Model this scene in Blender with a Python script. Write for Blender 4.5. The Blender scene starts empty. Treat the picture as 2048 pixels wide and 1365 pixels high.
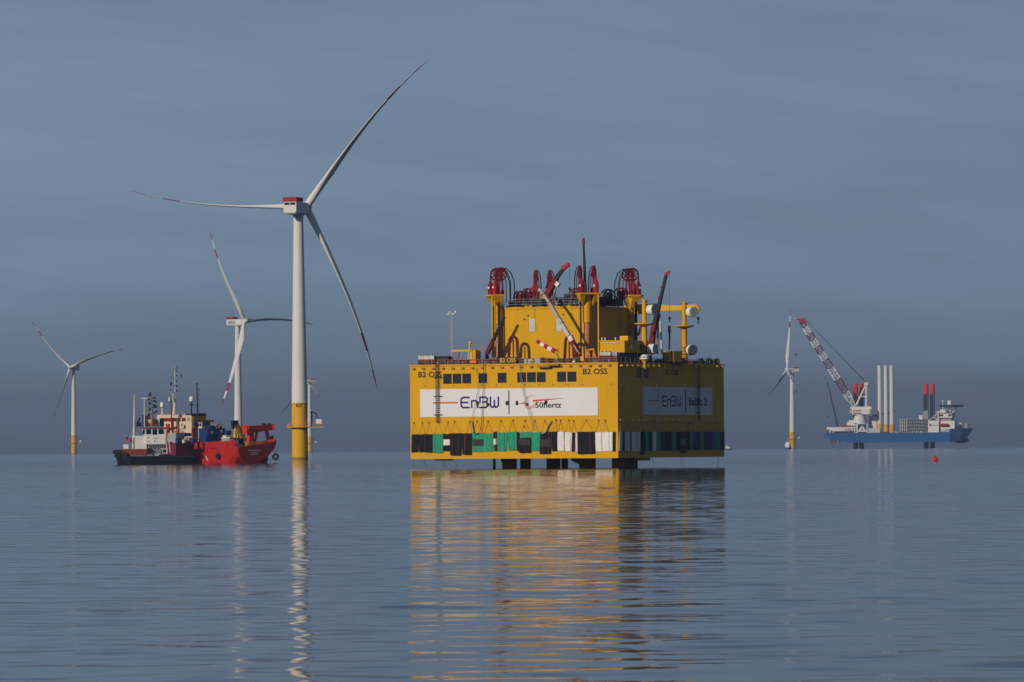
import bpy, math, random
import numpy as np
from mathutils import Vector, Matrix
random.seed(7)
sc = bpy.context.scene
C = sc.collection
R_ = math.radians
# ------------------------------------------------------------------ camera
PW, PH = 2048.0, 1365.0            # photograph size in pixels
LENS = 200.0
F = PW*LENS/36.0                   # focal length in photograph pixels
CAM_H = 4.0                        # eye height on the boat the photo was taken from
RE = 7.43e6                        # earth radius with refraction: far hulls dip behind the horizon
ROLL = R_(0.39)
PY0 = 890.5                        # row of the true (geometric) horizontal at the image centre
cam_d = bpy.data.cameras.new('camera'); cam = bpy.data.objects.new('camera', cam_d); C.objects.link(cam)
cam_d.lens = LENS; cam_d.sensor_width = 36.0; cam_d.clip_start = 1.0; cam_d.clip_end = 60000
cam_d.shift_y = (PY0-PH/2)/PW
cr, sr = math.cos(ROLL), math.sin(ROLL)
cam.matrix_world = Matrix(((cr, sr, 0, 0), (0, 0, -1, 0), (-sr, cr, 0, CAM_H), (0, 0, 0, 1)))
sc.camera = cam
# ------------------------------------------------------------------ sky
SUN_AZ, SUN_EL = R_(180+41), R_(21)      # azimuth clockwise from +Y (view direction): behind the camera, to the left
w = bpy.data.worlds.new('World'); sc.world = w; w.use_nodes = True
nt = w.node_tree; N = nt.nodes; L = nt.links; N.clear()
out = N.new('ShaderNodeOutputWorld'); bg = N.new('ShaderNodeBackground')
sky = N.new('ShaderNodeTexSky'); sky.sky_type = 'NISHITA'; sky.sun_disc = False
sky.sun_elevation = SUN_EL; sky.sun_rotation = SUN_AZ; sky.air_density = 1.0; sky.dust_density = 1.5
tc = N.new('ShaderNodeTexCoord'); sep = N.new('ShaderNodeSeparateXYZ'); L.new(tc.outputs['Generated'], sep.inputs[0])
def wmath(op, a, b=None, c=None, clamp=False):
    n = N.new('ShaderNodeMath'); n.operation = op; n.use_clamp = clamp
    for i, x in enumerate((a, b, c)):
        if x is None: continue
        if isinstance(x, (int, float)): n.inputs[i].default_value = x
        else: L.new(x, n.inputs[i])
    return n.outputs[0]
def wmix(fac, a, b, mode='MIX'):
    n = N.new('ShaderNodeMix'); n.data_type = 'RGBA'; n.blend_type = mode
    for s, x in ((n.inputs[0], fac), (n.inputs[6], a), (n.inputs[7], b)):
        if isinstance(x, (int, float)): s.default_value = x
        elif isinstance(x, tuple): s.default_value = x
        else: L.new(x, s)
    return n.outputs[2]
def wnoise(scale_vec, scale, detail, rough=0.55, loc=(0, 0, 0), tilt=0.0):
    mp = N.new('ShaderNodeMapping'); mp.vector_type = 'POINT'; mp.inputs['Rotation'].default_value = (0, R_(tilt), 0); mp.inputs['Scale'].default_value = scale_vec; mp.inputs['Location'].default_value = loc
    rot = N.new('ShaderNodeVectorRotate'); rot.rotation_type = 'Y_AXIS'; rot.inputs['Angle'].default_value = R_(tilt); L.new(tc.outputs['Generated'], rot.inputs['Vector']); mp.inputs['Rotation'].default_value = (0, 0, 0)
    L.new(rot.outputs[0], mp.inputs[0])
    n = N.new('ShaderNodeTexNoise'); n.inputs['Scale'].default_value = scale; n.inputs['Detail'].default_value = detail
    n.inputs['Roughness'].default_value = rough; L.new(mp.outputs[0], n.inputs['Vector']); return n.outputs['Fac']
SKY_STRENGTH = 0.05
z = sep.outputs[2]
nsky = wmix(1.0, sky.outputs[0], (SKY_STRENGTH,)*3+(1,), 'MULTIPLY')
# thin high cloud veil lying over the whole lower sky, a slate-grey cloud bank along the horizon
ramp = N.new('ShaderNodeValToRGB'); ramp.color_ramp.interpolation = 'EASE'
L.new(wmath('MULTIPLY', z, 8.0), ramp.inputs[0])
els = ramp.color_ramp.elements
stops = [(0.0, (.104, .134, .200)), (.045, (.124, .164, .236)), (.12, (.162, .228, .320)), (.28, (.184, .270, .386)), (.5, (.190, .272, .398)), (.72, (.156, .226, .346)), (1.0, (.112, .170, .286))]
els[0].position, els[0].color = stops[0][0], stops[0][1]+(1,)
els[1].position, els[1].color = stops[-1][0], stops[-1][1]+(1,)
for p, c in stops[1:-1]:
    e = els.new(p); e.color = c+(1,)
veil = ramp.outputs[0]
streak = wnoise((7.0, 7.0, 52.0), 1.3, 6.0, 0.6, (0, 0, 0), -5.0)
streak2 = wnoise((14.0, 14.0, 170.0), 1.0, 5.0, 0.62, (3.1, 1.7, 0.4), -8.0)
amp = wmath('ADD', wmath('MULTIPLY', wmath('SUBTRACT', streak, 0.5), 0.44), wmath('MULTIPLY', wmath('SUBTRACT', streak2, 0.5), 0.26))
veil = wmix(1.0, veil, wmix(1.0, (1, 1, 1, 1), wmath('ADD', amp, 1.0), 'MULTIPLY'), 'MULTIPLY')
# small far cumulus heads standing out of the bank
puff = wnoise((22.0, 22.0, 90.0), 2.2, 5.0, 0.55, (0.3, 0.0, 0.2))
band = wmath('MULTIPLY', wmath('MULTIPLY', wmath('SUBTRACT', z, 0.0055), 400.0, clamp=True), wmath('MULTIPLY', wmath('SUBTRACT', 0.0135, z), 220.0, clamp=True), clamp=True)
pf = wmath('MULTIPLY', wmath('MULTIPLY', wmath('SUBTRACT', puff, 0.49), 6.0, clamp=True), wmath('MULTIPLY', band, 0.55))
veil = wmix(pf, veil, (.185, .190, .240, 1))
broad = wnoise((5.0, 5.0, 14.0), 1.0, 2.0, 0.5, (1.35, 0.6, 0.0))
veil = wmix(1.0, veil, wmix(1.0, (1, 1, 1, 1), wmath('ADD', wmath('MULTIPLY', wmath('SUBTRACT', broad, 0.5), 0.5), 1.0), 'MULTIPLY'), 'MULTIPLY')
low = wmath('SUBTRACT', 1.0, wmath('MULTIPLY', wmath('SUBTRACT', z, 0.10), 2.2, clamp=True))
low = wmath('MULTIPLY', low, 0.92)
col = wmix(low, nsky, veil)
L.new(col, bg.inputs[0]); bg.inputs[1].default_value = 1.0; L.new(bg.outputs[0], out.inputs[0])
# ------------------------------------------------------------------ sun
sd = bpy.data.lights.new('sun', 'SUN'); sun = bpy.data.objects.new('sun', sd); C.objects.link(sun)
sd.energy = 3.0; sd.angle = R_(0.6); sd.color = (1.0, 0.90, 0.78)
sdir = Vector((math.sin(SUN_AZ)*math.cos(SUN_EL), math.cos(SUN_AZ)*math.cos(SUN_EL), math.sin(SUN_EL)))
sun.rotation_euler = sdir.to_track_quat('Z', 'Y').to_euler(); sun.location = sdir*500
vs = sc.view_settings; vs.view_transform = 'Standard'; vs.look = 'None'; vs.exposure = 0.0; vs.gamma = 1.0; vs.use_curve_mapping = False
sc.render.engine = 'CYCLES'
sc.cycles.use_denoising = True
sc.cycles.max_bounces = 6; sc.cycles.volume_bounces = 0; sc.cycles.glossy_bounces = 4; sc.cycles.diffuse_bounces = 2
sc.cycles.caustics_reflective = False; sc.cycles.caustics_refractive = False

# ------------------------------------------------------------------ helpers
def sea_z(x, y): return -(x*x+y*y)/(2*RE)
def ray(px, py):
    u, v = px-PW/2, PY0-py
    return Vector(((u*cr+v*sr)/F, 1.0, (-u*sr+v*cr)/F))
def P(px, py, D):                          # point on the pixel's ray at distance D
    d = ray(px, py); return Vector((d.x*D, D, CAM_H+d.z*D))
class Frame:                               # a thing's own axes on the water; pixels meet its planes
    def __init__(s, px, py, D, rz):
        p = P(px, py, D); s.o = Vector((p.x, p.y, sea_z(p.x, p.y))); s.rz = rz
        s.ex = Vector((math.cos(rz), math.sin(rz), 0)); s.ey = Vector((-math.sin(rz), math.cos(rz), 0)); s.ez = Vector((0, 0, 1))
        s.c = Vector((0, 0, CAM_H))-s.o
    def hit(s, px, py, n, val):
        d = ray(px, py); t = (val-s.c.dot(n))/d.dot(n); p = s.c+d*t
        return Vector((p.dot(s.ex), p.dot(s.ey), p.z))
    def v(s, px, py, v=0.0): return s.hit(px, py, s.ey, v)
    def u(s, px, py, u=0.0): return s.hit(px, py, s.ex, u)
    def z(s, px, py, z=0.0): return s.hit(px, py, s.ez, z)
    def world(s, p): return s.o+s.ex*p[0]+s.ey*p[1]+s.ez*p[2]

BASE = {}
def tag(o, label=None, cat=None, group=None, kind=None):
    if label: o['label'] = label
    if cat: o['category'] = cat
    if group: o['group'] = group
    if kind: o['kind'] = kind
    return o
def thing(name, label, cat, fr, base=(0, 0, 0), group=None):
    o = bpy.data.objects.new(name, None); C.objects.link(o); o.empty_display_size = 0.3
    o.location = fr.world(base); o.rotation_euler = (0, 0, fr.rz); tag(o, label, cat, group)
    BASE[o.name] = Vector(base); return o

class MB:
    def __init__(s): s.v = []; s.f = []; s.m = []; s.mi = 0; s.sm = []; s.smooth = False
    def add(s, vs, fs):
        b = len(s.v); s.v += [tuple(x) for x in vs]
        for f in fs: s.f.append(tuple(b+i for i in f)); s.m.append(s.mi); s.sm.append(s.smooth)
        return s
    def box(s, x0, x1, y0, y1, z0, z1):
        return s.add([(x0,y0,z0),(x1,y0,z0),(x1,y1,z0),(x0,y1,z0),(x0,y0,z1),(x1,y0,z1),(x1,y1,z1),(x0,y1,z1)],
                     [(0,3,2,1),(4,5,6,7),(0,1,5,4),(1,2,6,5),(2,3,7,6),(3,0,4,7)])
    def cbox(s, c, sx, sy, sz): return s.box(c[0]-sx/2, c[0]+sx/2, c[1]-sy/2, c[1]+sy/2, c[2], c[2]+sz)
    def ringf(s, rings, cap=True, closed=True):
        n = len(rings[0]); vs = [p for r in rings for p in r]; fs = []
        for i in range(len(rings)-1):
            for j in range(n if closed else n-1):
                k = (j+1) % n; fs.append((i*n+j, i*n+k, (i+1)*n+k, (i+1)*n+j))
        s.add(vs, fs)
        if cap:
            old = s.smooth; s.smooth = False
            s.add(rings[0], [tuple(range(n-1, -1, -1))]); s.add(rings[-1], [tuple(range(n))]); s.smooth = old
        return s
    @staticmethod
    def basis(d):
        d = Vector(d).normalized(); a = Vector((0, 0, 1)) if abs(d.z) < .95 else Vector((1, 0, 0))
        x = d.cross(a).normalized(); return x, x.cross(d).normalized()
    def tube(s, p, q, r0, r1=None, n=10, cap=True):
        p, q = Vector(p), Vector(q); r1 = r0 if r1 is None else r1; x, y = s.basis(q-p)
        cs = [(math.cos(2*math.pi*i/n), math.sin(2*math.pi*i/n)) for i in range(n)]
        old = s.smooth; s.smooth = True
        s.ringf([[p+(x*c+y*t)*r0 for c, t in cs], [q+(x*c+y*t)*r1 for c, t in cs]], cap)
        s.smooth = old; return s
    def path(s, pts, r, n=5):
        pts = [Vector(p) for p in pts]; rings = []; x = None
        for i, p in enumerate(pts):
            d = (pts[min(i+1, len(pts)-1)]-pts[max(i-1, 0)])
            if x is None: x, y = s.basis(d)
            else:
                d = d.normalized(); x = (x-d*x.dot(d)).normalized(); y = x.cross(d)
            rings.append([p+(x*math.cos(2*math.pi*k/n)+y*math.sin(2*math.pi*k/n))*r for k in range(n)])
        old = s.smooth; s.smooth = True; s.ringf(rings); s.smooth = old; return s
    def beam(s, p, q, w, h=None, w1=None, h1=None):
        p, q = Vector(p), Vector(q); h = w if h is None else h; w1 = w if w1 is None else w1; h1 = h if h1 is None else h1
        x, y = s.basis(q-p)
        r = lambda c, a, b: [c+x*a/2+y*b/2, c-x*a/2+y*b/2, c-x*a/2-y*b/2, c+x*a/2-y*b/2]
        return s.ringf([r(p, w, h), r(q, w1, h1)])
    def prism(s, poly, mapf, a0, a1):      # poly in 2D, mapf(a, b, c) -> 3D, extruded c=a0..a1
        return s.ringf([[mapf(a, b, a0) for a, b in poly], [mapf(a, b, a1) for a, b in poly]])
    def lathe(s, prof, c=(0, 0, 0), n=20, axis='z', cap=True):
        c = Vector(c); rings = []
        for r, h in prof:
            rg = []
            for i in range(n):
                a = 2*math.pi*i/n; q = (r*math.cos(a), r*math.sin(a), h)
                if axis == 'y': q = (q[0], q[2], q[1])
                if axis == 'x': q = (q[2], q[0], q[1])
                rg.append(c+Vector(q))
            rings.append(rg)
        old = s.smooth; s.smooth = True; st = 0
        for i in range(1, len(rings)):      # split the surface where the profile turns sharply
            last = i == len(rings)-1
            if not last:
                a = math.atan2(prof[i][1]-prof[i-1][1], prof[i][0]-prof[i-1][0]); b_ = math.atan2(prof[i+1][1]-prof[i][1], prof[i+1][0]-prof[i][0])
                d = abs((b_-a+math.pi) % (2*math.pi)-math.pi)
            if last or d > .6: s.ringf(rings[st:i+1], False); st = i
        if cap:
            s.smooth = False; n_ = len(rings[0]); s.add(rings[0], [tuple(range(n_-1, -1, -1))]); s.add(rings[-1], [tuple(range(n_))])
        s.smooth = old; return s
    def ball(s, c, r, n=12, m=8, sz=1.0):
        return s.lathe([(max(1e-3, r*math.sin(math.pi*i/m)), -r*sz*math.cos(math.pi*i/m)) for i in range(m+1)], c, n)
    def ring(s, c, ax, R, r, n=20, k=6):   # torus about axis ax
        c = Vector(c); x, y = s.basis(ax); az = Vector(ax).normalized(); vs = []; fs = []
        for i in range(n):
            a = 2*math.pi*i/n; d = x*math.cos(a)+y*math.sin(a)
            for j in range(k):
                b = 2*math.pi*j/k; vs.append(c+d*(R+r*math.cos(b))+az*r*math.sin(b))
        for i in range(n):
            for j in range(k):
                i2, j2 = (i+1) % n, (j+1) % k; fs.append((i*k+j, i2*k+j, i2*k+j2, i*k+j2))
        old = s.smooth; s.smooth = True; s.add(vs, fs); s.smooth = old; return s
    def build(s, name, mats, parent=None, fr=None, base=None):
        me = bpy.data.meshes.new(name)
        if parent is not None: b = BASE[parent.name]
        elif base is not None: b = Vector(base)
        else: b = Vector((0, 0, 0))
        me.from_pydata([(x[0]-b.x, x[1]-b.y, x[2]-b.z) for x in s.v], [], s.f)
        if not isinstance(mats, (list, tuple)): mats = [mats]
        for m in mats: me.materials.append(MAT(m))
        me.polygons.foreach_set('material_index', s.m); me.polygons.foreach_set('use_smooth', s.sm)
        me.update()
        import bmesh
        bm = bmesh.new(); bm.from_mesh(me); bmesh.ops.recalc_face_normals(bm, faces=bm.faces); bm.to_mesh(me); bm.free()
        o = bpy.data.objects.new(name, me); C.objects.link(o); BASE[o.name] = b
        if parent is not None: o.parent = parent
        elif fr is not None: o.location = fr.world(b); o.rotation_euler = (0, 0, fr.rz)
        return o
def bx(*a): return MB().box(*a)

_fonts = {}
def text_mesh(s, w, h):
    if s not in _fonts:
        cu = bpy.data.curves.new('txt', 'FONT'); cu.body = s; cu.size = 1; cu.resolution_u = 3; cu.offset = .022
        o = bpy.data.objects.new('txt', cu); C.objects.link(o); bpy.context.view_layer.update()
        me = bpy.data.meshes.new_from_object(o); vs = [tuple(v.co) for v in me.vertices]; fs = [tuple(p.vertices) for p in me.polygons]
        bpy.data.objects.remove(o); bpy.data.curves.remove(cu); bpy.data.meshes.remove(me); _fonts[s] = (vs, fs)
    vs, fs = _fonts[s]
    x0, x1 = min(v[0] for v in vs), max(v[0] for v in vs); y0, y1 = min(v[1] for v in vs), max(v[1] for v in vs)
    return [((v[0]-x0)/(x1-x0)*w, (v[1]-y0)/(y1-y0)*h) for v in vs], fs
def put_text(s, mapf, a0, b0, w, h, d, name, mat, parent):   # mapf(a, b, d)
    vs, fs = text_mesh(s, w, h)
    return MB().add([mapf(a0+a, b0+b, d) for a, b in vs], fs).build(name, mat, parent)

# ------------------------------------------------------------------ materials
_spec = {}
_mats = {}
def paint(name, rgb, rough=.45, var=.10, scale=.6, metal=0.0, streak=0.0, dirt=None):
    _spec[name] = (rgb, rough, var, scale, metal, streak, dirt)
def MAT(name):
    if not isinstance(name, str): return name
    if name in _mats: return _mats[name]
    rgb, rough, var, scale, metal, streak, dirt = _spec[name]
    m = bpy.data.materials.new(name); m.use_nodes = True; t = m.node_tree; b = t.nodes['Principled BSDF']
    b.inputs['Roughness'].default_value = rough; b.inputs['Metallic'].default_value = metal
    b.inputs['Specular IOR Level'].default_value = 0.5 if name == 'glass' else 0.10
    g = t.nodes.new('ShaderNodeNewGeometry'); mp = t.nodes.new('ShaderNodeMapping'); t.links.new(g.outputs['Position'], mp.inputs[0])
    mp.inputs['Scale'].default_value = (1, 1, .35 if streak else 1)
    n = t.nodes.new('ShaderNodeTexNoise'); n.inputs['Scale'].default_value = scale; n.inputs['Detail'].default_value = 5; n.inputs['Roughness'].default_value = .6
    t.links.new(mp.outputs[0], n.inputs['Vector'])
    rm = t.nodes.new('ShaderNodeMapRange'); rm.inputs[1].default_value = .3; rm.inputs[2].default_value = .7
    rm.inputs[3].default_value = 1-var; rm.inputs[4].default_value = 1+var*.6; t.links.new(n.outputs['Fac'], rm.inputs[0])
    mx = t.nodes.new('ShaderNodeMix'); mx.data_type = 'RGBA'; mx.blend_type = 'MULTIPLY'; mx.inputs[0].default_value = 1
    mx.inputs[6].default_value = tuple(rgb)+(1,); t.links.new(rm.outputs[0], mx.inputs[7]); outc = mx.outputs[2]
    if streak:       # rust and dirt runs down the plating
        mp2 = t.nodes.new('ShaderNodeMapping'); mp2.inputs['Scale'].default_value = (1.6, 1.6, .09); t.links.new(g.outputs['Position'], mp2.inputs[0])
        n2 = t.nodes.new('ShaderNodeTexNoise'); n2.inputs['Scale'].default_value = 1.0; n2.inputs['Detail'].default_value = 6; n2.inputs['Roughness'].default_value = .65
        t.links.new(mp2.outputs[0], n2.inputs['Vector'])
        r2 = t.nodes.new('ShaderNodeMapRange'); r2.inputs[1].default_value = .56; r2.inputs[2].default_value = .78; r2.inputs[3].default_value = 0; r2.inputs[4].default_value = streak
        t.links.new(n2.outputs['Fac'], r2.inputs[0])
        m2 = t.nodes.new('ShaderNodeMix'); m2.data_type = 'RGBA'; t.links.new(r2.outputs[0], m2.inputs[0]); t.links.new(outc, m2.inputs[6])
        m2.inputs[7].default_value = tuple(dirt or (.12, .07, .03))+(1,); outc = m2.outputs[2]
    t.links.new(outc, b.inputs['Base Color'])
    rr = t.nodes.new('ShaderNodeMapRange'); rr.inputs[3].default_value = max(.05, rough-.08); rr.inputs[4].default_value = min(1, rough+.12)
    t.links.new(n.outputs['Fac'], rr.inputs[0]); t.links.new(rr.outputs[0], b.inputs['Roughness'])
    _mats[name] = m; return m
paint('yellow', (.635, .335, .002), .5, .08, .30, 0, .24, (.40, .18, .006))
paint('yellow_tp', (.66, .36, .02), .5, .08, .4, 0, .12, (.34, .19, .03))
paint('yellow_bright', (.68, .38, .012), .5, .08)
paint('orange', (.62, .20, .03), .55, .1)
paint('orange_hivis', (.75, .16, .02), .6, .05)
paint('banner', (.70, .68, .68), .6, .03, .25)
paint('white', (.72, .70, .66), .45, .07, .5, 0, .12, (.35, .27, .18))
paint('tower_white', (.66, .645, .61), .4, .04, .15, 0, .10, (.42, .40, .36))
paint('blade_white', (.66, .65, .62), .35, .03, .1)
paint('cream', (.60, .49, .35), .5, .08, .5, 0, .25, (.35, .18, .08))
paint('glass', (.012, .016, .022), .12, .1)
paint('black', (.018, .018, .020), .55, .2)
paint('rubber', (.022, .023, .026), .7, .25, 2.0)
paint('mat_black', (.014, .015, .019), .85, .35, 1.2)
paint('mat_grey', (.045, .044, .042), .85, .25, 1.2)
paint('mat_green', (.02, .30, .17), .65, .2, 1.0)
paint('mat_white', (.74, .71, .66), .65, .08, 1.0)
paint('mat_navy', (.03, .05, .11), .65, .25, 1.0)
paint('mat_blue', (.02, .09, .38), .65, .15, 1.0)
paint('rope_red', (.42, .08, .05), .8, .25, 3.0)
paint('rope_orange', (.55, .20, .07), .8, .25, 3.0)
paint('rope_pale', (.42, .38, .30), .8, .2, 3.0)
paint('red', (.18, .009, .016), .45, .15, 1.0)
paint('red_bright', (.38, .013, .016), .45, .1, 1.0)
paint('maroon', (.14, .02, .025), .6, .3, 1.0)
paint('red_hull', (.39, .017, .012), .45, .14, .4, 0, .3, (.22, .02, .015))
paint('red_top', (.34, .018, .03), .5, .1)
paint('orange_red', (.60, .046, .013), .45, .1, .6)
paint('dark', (.03, .032, .036), .6, .3, 1.0)
paint('dark_green', (.022, .035, .03), .6, .3, 1.0)
paint('steel', (.32, .32, .33), .4, .15, 1.0, .6)
paint('grey', (.30, .31, .32), .6, .15, 1.0)
paint('lightgrey', (.50, .50, .48), .55, .12, 1.0)
paint('rail_grey', (.20, .185, .17), .6, .2, 1.0)
paint('leg_wood', (.46, .215, .085), .75, .25, .8, 0, .3, (.25, .1, .04))
paint('rust', (.34, .15, .06), .75, .3, 1.2)
paint('rust_red', (.24, .06, .035), .7, .3, .8)
paint('leg_brown', (.32, .17, .03), .7, .35, .7)
paint('hull_black', (.008, .009, .014), .5, .3, .6)
paint('hull_blue', (.016, .085, .25), .45, .1, .08, 0, .15, (.03, .05, .1))
paint('navy', (.012, .022, .065), .5, .15)
paint('cont_blue', (.012, .048, .17), .5, .15, .8, 0, .2, (.03, .03, .04))
paint('logo_blue', (.012, .015, .16), .6, .03)
paint('logo_orange', (.68, .16, .02), .6, .03)
paint('logo_red', (.62, .06, .02), .6, .03)
paint('ink', (.018, .018, .024), .6, .05)
paint('ink_brown', (.030, .014, .012), .6, .05)
paint('sign_yellow', (.60, .38, .03), .6, .05)
paint('buoy', (.62, .03, .015), .4, .1, 2.0, 0, .2, (.2, .03, .02))

# ------------------------------------------------------------------ sea
def make_sea():
    rg = np.random.default_rng(11)
    rr = [4.0]
    while rr[-1] < 36: rr.append(rr[-1]*1.18)
    while rr[-1] < 15500:
        r = rr[-1]; rr.append(r+(.42 if r < 640 else (.42+(r-640)*.0016 if r < 1700 else max(2.1, (r-1700)*.03+2.1))))
    rr = np.array(rr)
    fan = np.linspace(-R_(8.0), R_(8.0), 281)
    rest = np.linspace(R_(8.0), 2*math.pi-R_(8.0), 66)[1:-1]
    th = np.concatenate([fan, rest]); nth = len(th); nr = len(rr)
    Rg, T = np.meshgrid(rr, th, indexing='ij')
    X = Rg*np.sin(T); Y = Rg*np.cos(T); Z = -(Rg**2)/(2*RE)
    # a calm sea: long low swell and light ripples, crests mostly across the view
    cols = np.where(np.abs(fan) < R_(7.99))[0]
    xs = X[:, :len(fan)]; ys = Y[:, :len(fan)]; rs = Rg[:, :len(fan)]
    H = np.zeros_like(xs)
    dr = np.gradient(rr)[:, None]; dx = rs*(fan[1]-fan[0])
    nw = 120
    lam = np.exp(rg.uniform(math.log(1.3), math.log(16.0), nw)); ang = rg.normal(0.15, 1.0, nw); ph = rg.uniform(0, 2*math.pi, nw)
    base = np.interp(np.log(lam), np.log([1.3, 2.0, 3.5, 6, 10, 16]), [.9, 1.1, 1.0, .8, .45, .25])
    slope = base/np.sqrt(np.sum(base**2)/2)*SEA_SLOPE
    # slow patches of calmer and livelier water
    patch = 1+.22*np.sin(xs*.021+ys*.017+1.0)*np.sin(ys*.031-xs*.013+.4)+.12*np.sin(ys*.0083+xs*.004)
    for i in range(nw):
        k = 2*math.pi/lam[i]; a = slope[i]/k
        kx, ky = k*math.sin(ang[i]), k*math.cos(ang[i])
        fade = np.clip((lam[i]/np.maximum(dr, .01)-3.0)/2.0, 0, 1)*np.clip((lam[i]/np.maximum(dx*abs(math.sin(ang[i])), .01)-3.0)/2.0, 0, 1)
        H += a*fade*np.sin(kx*xs+ky*ys+ph[i])
    edge = np.clip((R_(8.0)-np.abs(fan))/R_(.8), 0, 1)[None, :]*np.clip((rs-30)/12, 0, 1)*np.clip((2600-rs)/900, 0, 1)
    Z[:, :len(fan)] += H*patch*edge
    co = np.stack([X, Y, Z], -1).reshape(-1, 3)
    idx = np.arange(nr*nth).reshape(nr, nth); nx = np.roll(idx, -1, axis=1)
    q = np.stack([idx[:-1], nx[:-1], nx[1:], idx[1:]], -1).reshape(-1, 4)[:, ::-1]
    me = bpy.data.meshes.new('sea'); nv = len(co); nf = len(q)
    me.vertices.add(nv); me.vertices.foreach_set('co', co.astype(np.float32).ravel())
    me.loops.add(nf*4+nth); me.polygons.add(nf+1)
    li = np.concatenate([q.ravel(), idx[0][::-1]]); me.loops.foreach_set('vertex_index', li.astype(np.int32))
    ls = np.concatenate([np.arange(nf)*4, [nf*4]]); me.polygons.foreach_set('loop_start', ls.astype(np.int32))
    lt = np.concatenate([np.full(nf, 4), [nth]]); me.polygons.foreach_set('loop_total', lt.astype(np.int32))
    me.polygons.foreach_set('use_smooth', np.ones(nf+1, bool)); me.update(calc_edges=True)
    if me.polygons[0].normal.z < 0: me.flip_normals()
    m = bpy.data.materials.new('sea_water'); m.use_nodes = True; t = m.node_tree; t.nodes.remove(t.nodes['Principled BSDF']); mo = t.nodes['Material Output']
    b = t.nodes.new('ShaderNodeBsdfGlossy'); b.distribution = 'MULTI_GGX'; b.inputs['Color'].default_value = (.88, .872, .868, 1)
    df = t.nodes.new('ShaderNodeBsdfDiffuse'); df.inputs['Color'].default_value = (.008, .020, .034, 1)
    fn = t.nodes.new('ShaderNodeFresnel'); fn.inputs['IOR'].default_value = 1.33
    mxs = t.nodes.new('ShaderNodeMixShader'); t.links.new(fn.outputs[0], mxs.inputs[0]); t.links.new(df.outputs[0], mxs.inputs[1]); t.links.new(b.outputs[0], mxs.inputs[2]); t.links.new(mxs.outputs[0], mo.inputs['Surface'])
    g = t.nodes.new('ShaderNodeNewGeometry')
    ln = t.nodes.new('ShaderNodeVectorMath'); ln.operation = 'LENGTH'; t.links.new(g.outputs['Position'], ln.inputs[0])   # farther out the modelled waves give way to surface roughness
    rm = t.nodes.new('ShaderNodeMapRange'); rm.inputs[1].default_value = 500; rm.inputs[2].default_value = 2600; rm.inputs[3].default_value = .05; rm.inputs[4].default_value = .115
    t.links.new(ln.outputs['Value'], rm.inputs[0]); t.links.new(rm.outputs[0], b.inputs['Roughness'])
    acc = None       # small wind ripples tilt the facets; two sizes
    for scl, det, am in ((.55, 3.0, RIPPLE), (2.6, 2.0, RIPPLE*.55)):
        mp = t.nodes.new('ShaderNodeMapping'); mp.inputs['Scale'].default_value = (.7, 1.0, 0.0); t.links.new(g.outputs['Position'], mp.inputs[0])
        n = t.nodes.new('ShaderNodeTexNoise'); n.inputs['Scale'].default_value = scl; n.inputs['Detail'].default_value = det; n.inputs['Roughness'].default_value = .5
        t.links.new(mp.outputs[0], n.inputs['Vector'])
        v1 = t.nodes.new('ShaderNodeVectorMath'); v1.operation = 'SUBTRACT'; v1.inputs[1].default_value = (.5, .5, .5); t.links.new(n.outputs['Color'], v1.inputs[0])
        v2 = t.nodes.new('ShaderNodeVectorMath'); v2.operation = 'MULTIPLY'; v2.inputs[1].default_value = (am*1.15, am, 0); t.links.new(v1.outputs[0], v2.inputs[0])
        v3 = t.nodes.new('ShaderNodeVectorMath'); v3.operation = 'ADD'; t.links.new(v2.outputs[0], v3.inputs[0]); t.links.new(acc if acc else g.outputs['Normal'], v3.inputs[1]); acc = v3.outputs[0]
    nz = t.nodes.new('ShaderNodeVectorMath'); nz.operation = 'NORMALIZE'; t.links.new(acc, nz.inputs[0]); t.links.new(nz.outputs[0], b.inputs['Normal']); t.links.new(nz.outputs[0], fn.inputs['Normal'])
    me.materials.append(m); o = bpy.data.objects.new('sea', me); C.objects.link(o)
    tag(o, 'calm slate blue sea with low ripples', 'sea', kind='structure')
SEA_SLOPE = .0195; RIPPLE = .042
make_sea()

# ------------------------------------------------------------------ wind turbines
ENBW = [[(.75,1),(.2,1),(.03,.86),(0,.7),(0,.3),(.03,.14),(.2,0),(.75,0)], [(.03,.5),(.62,.5)],
        [(.98,0),(.98,.66),(1.36,.66),(1.52,.52),(1.52,0)],
        [(1.74,.45),(1.74,1),(2.25,1),(2.42,.86),(2.42,.66),(2.28,.53),(1.98,.53)], [(2.28,.53),(2.44,.38),(2.44,.16),(2.28,0),(1.70,0)],
        [(2.70,1),(2.70,.2),(2.82,.02),(2.96,.02),(3.06,.2),(3.06,.68)], [(3.06,.2),(3.16,.02),(3.30,.02),(3.42,.2),(3.42,1)]]
def logo(mapf, a0, b0, w, h, d, name, mat, parent, thick=.16):
    mb = MB(); sx = w/3.42; t = h*thick/2
    for st in ENBW:
        for (x0, y0), (x1, y1) in zip(st[:-1], st[1:]):
            x0, x1 = a0+x0*sx, a0+x1*sx; y0, y1 = b0+y0*h, b0+y1*h
            l = math.hypot(x1-x0, y1-y0); ux, uy = (x1-x0)/l, (y1-y0)/l; nx, ny = -uy*t, ux*t
            e = t*.7; x0 -= ux*e; x1 += ux*e; y0 -= uy*e; y1 += uy*e
            mb.add([mapf(x0+nx, y0+ny, d), mapf(x0-nx, y0-ny, d), mapf(x1-nx, y1-ny, d), mapf(x1+nx, y1+ny, d)], [(0, 1, 2, 3)])
    return mb.build(name, mat, parent)

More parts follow.
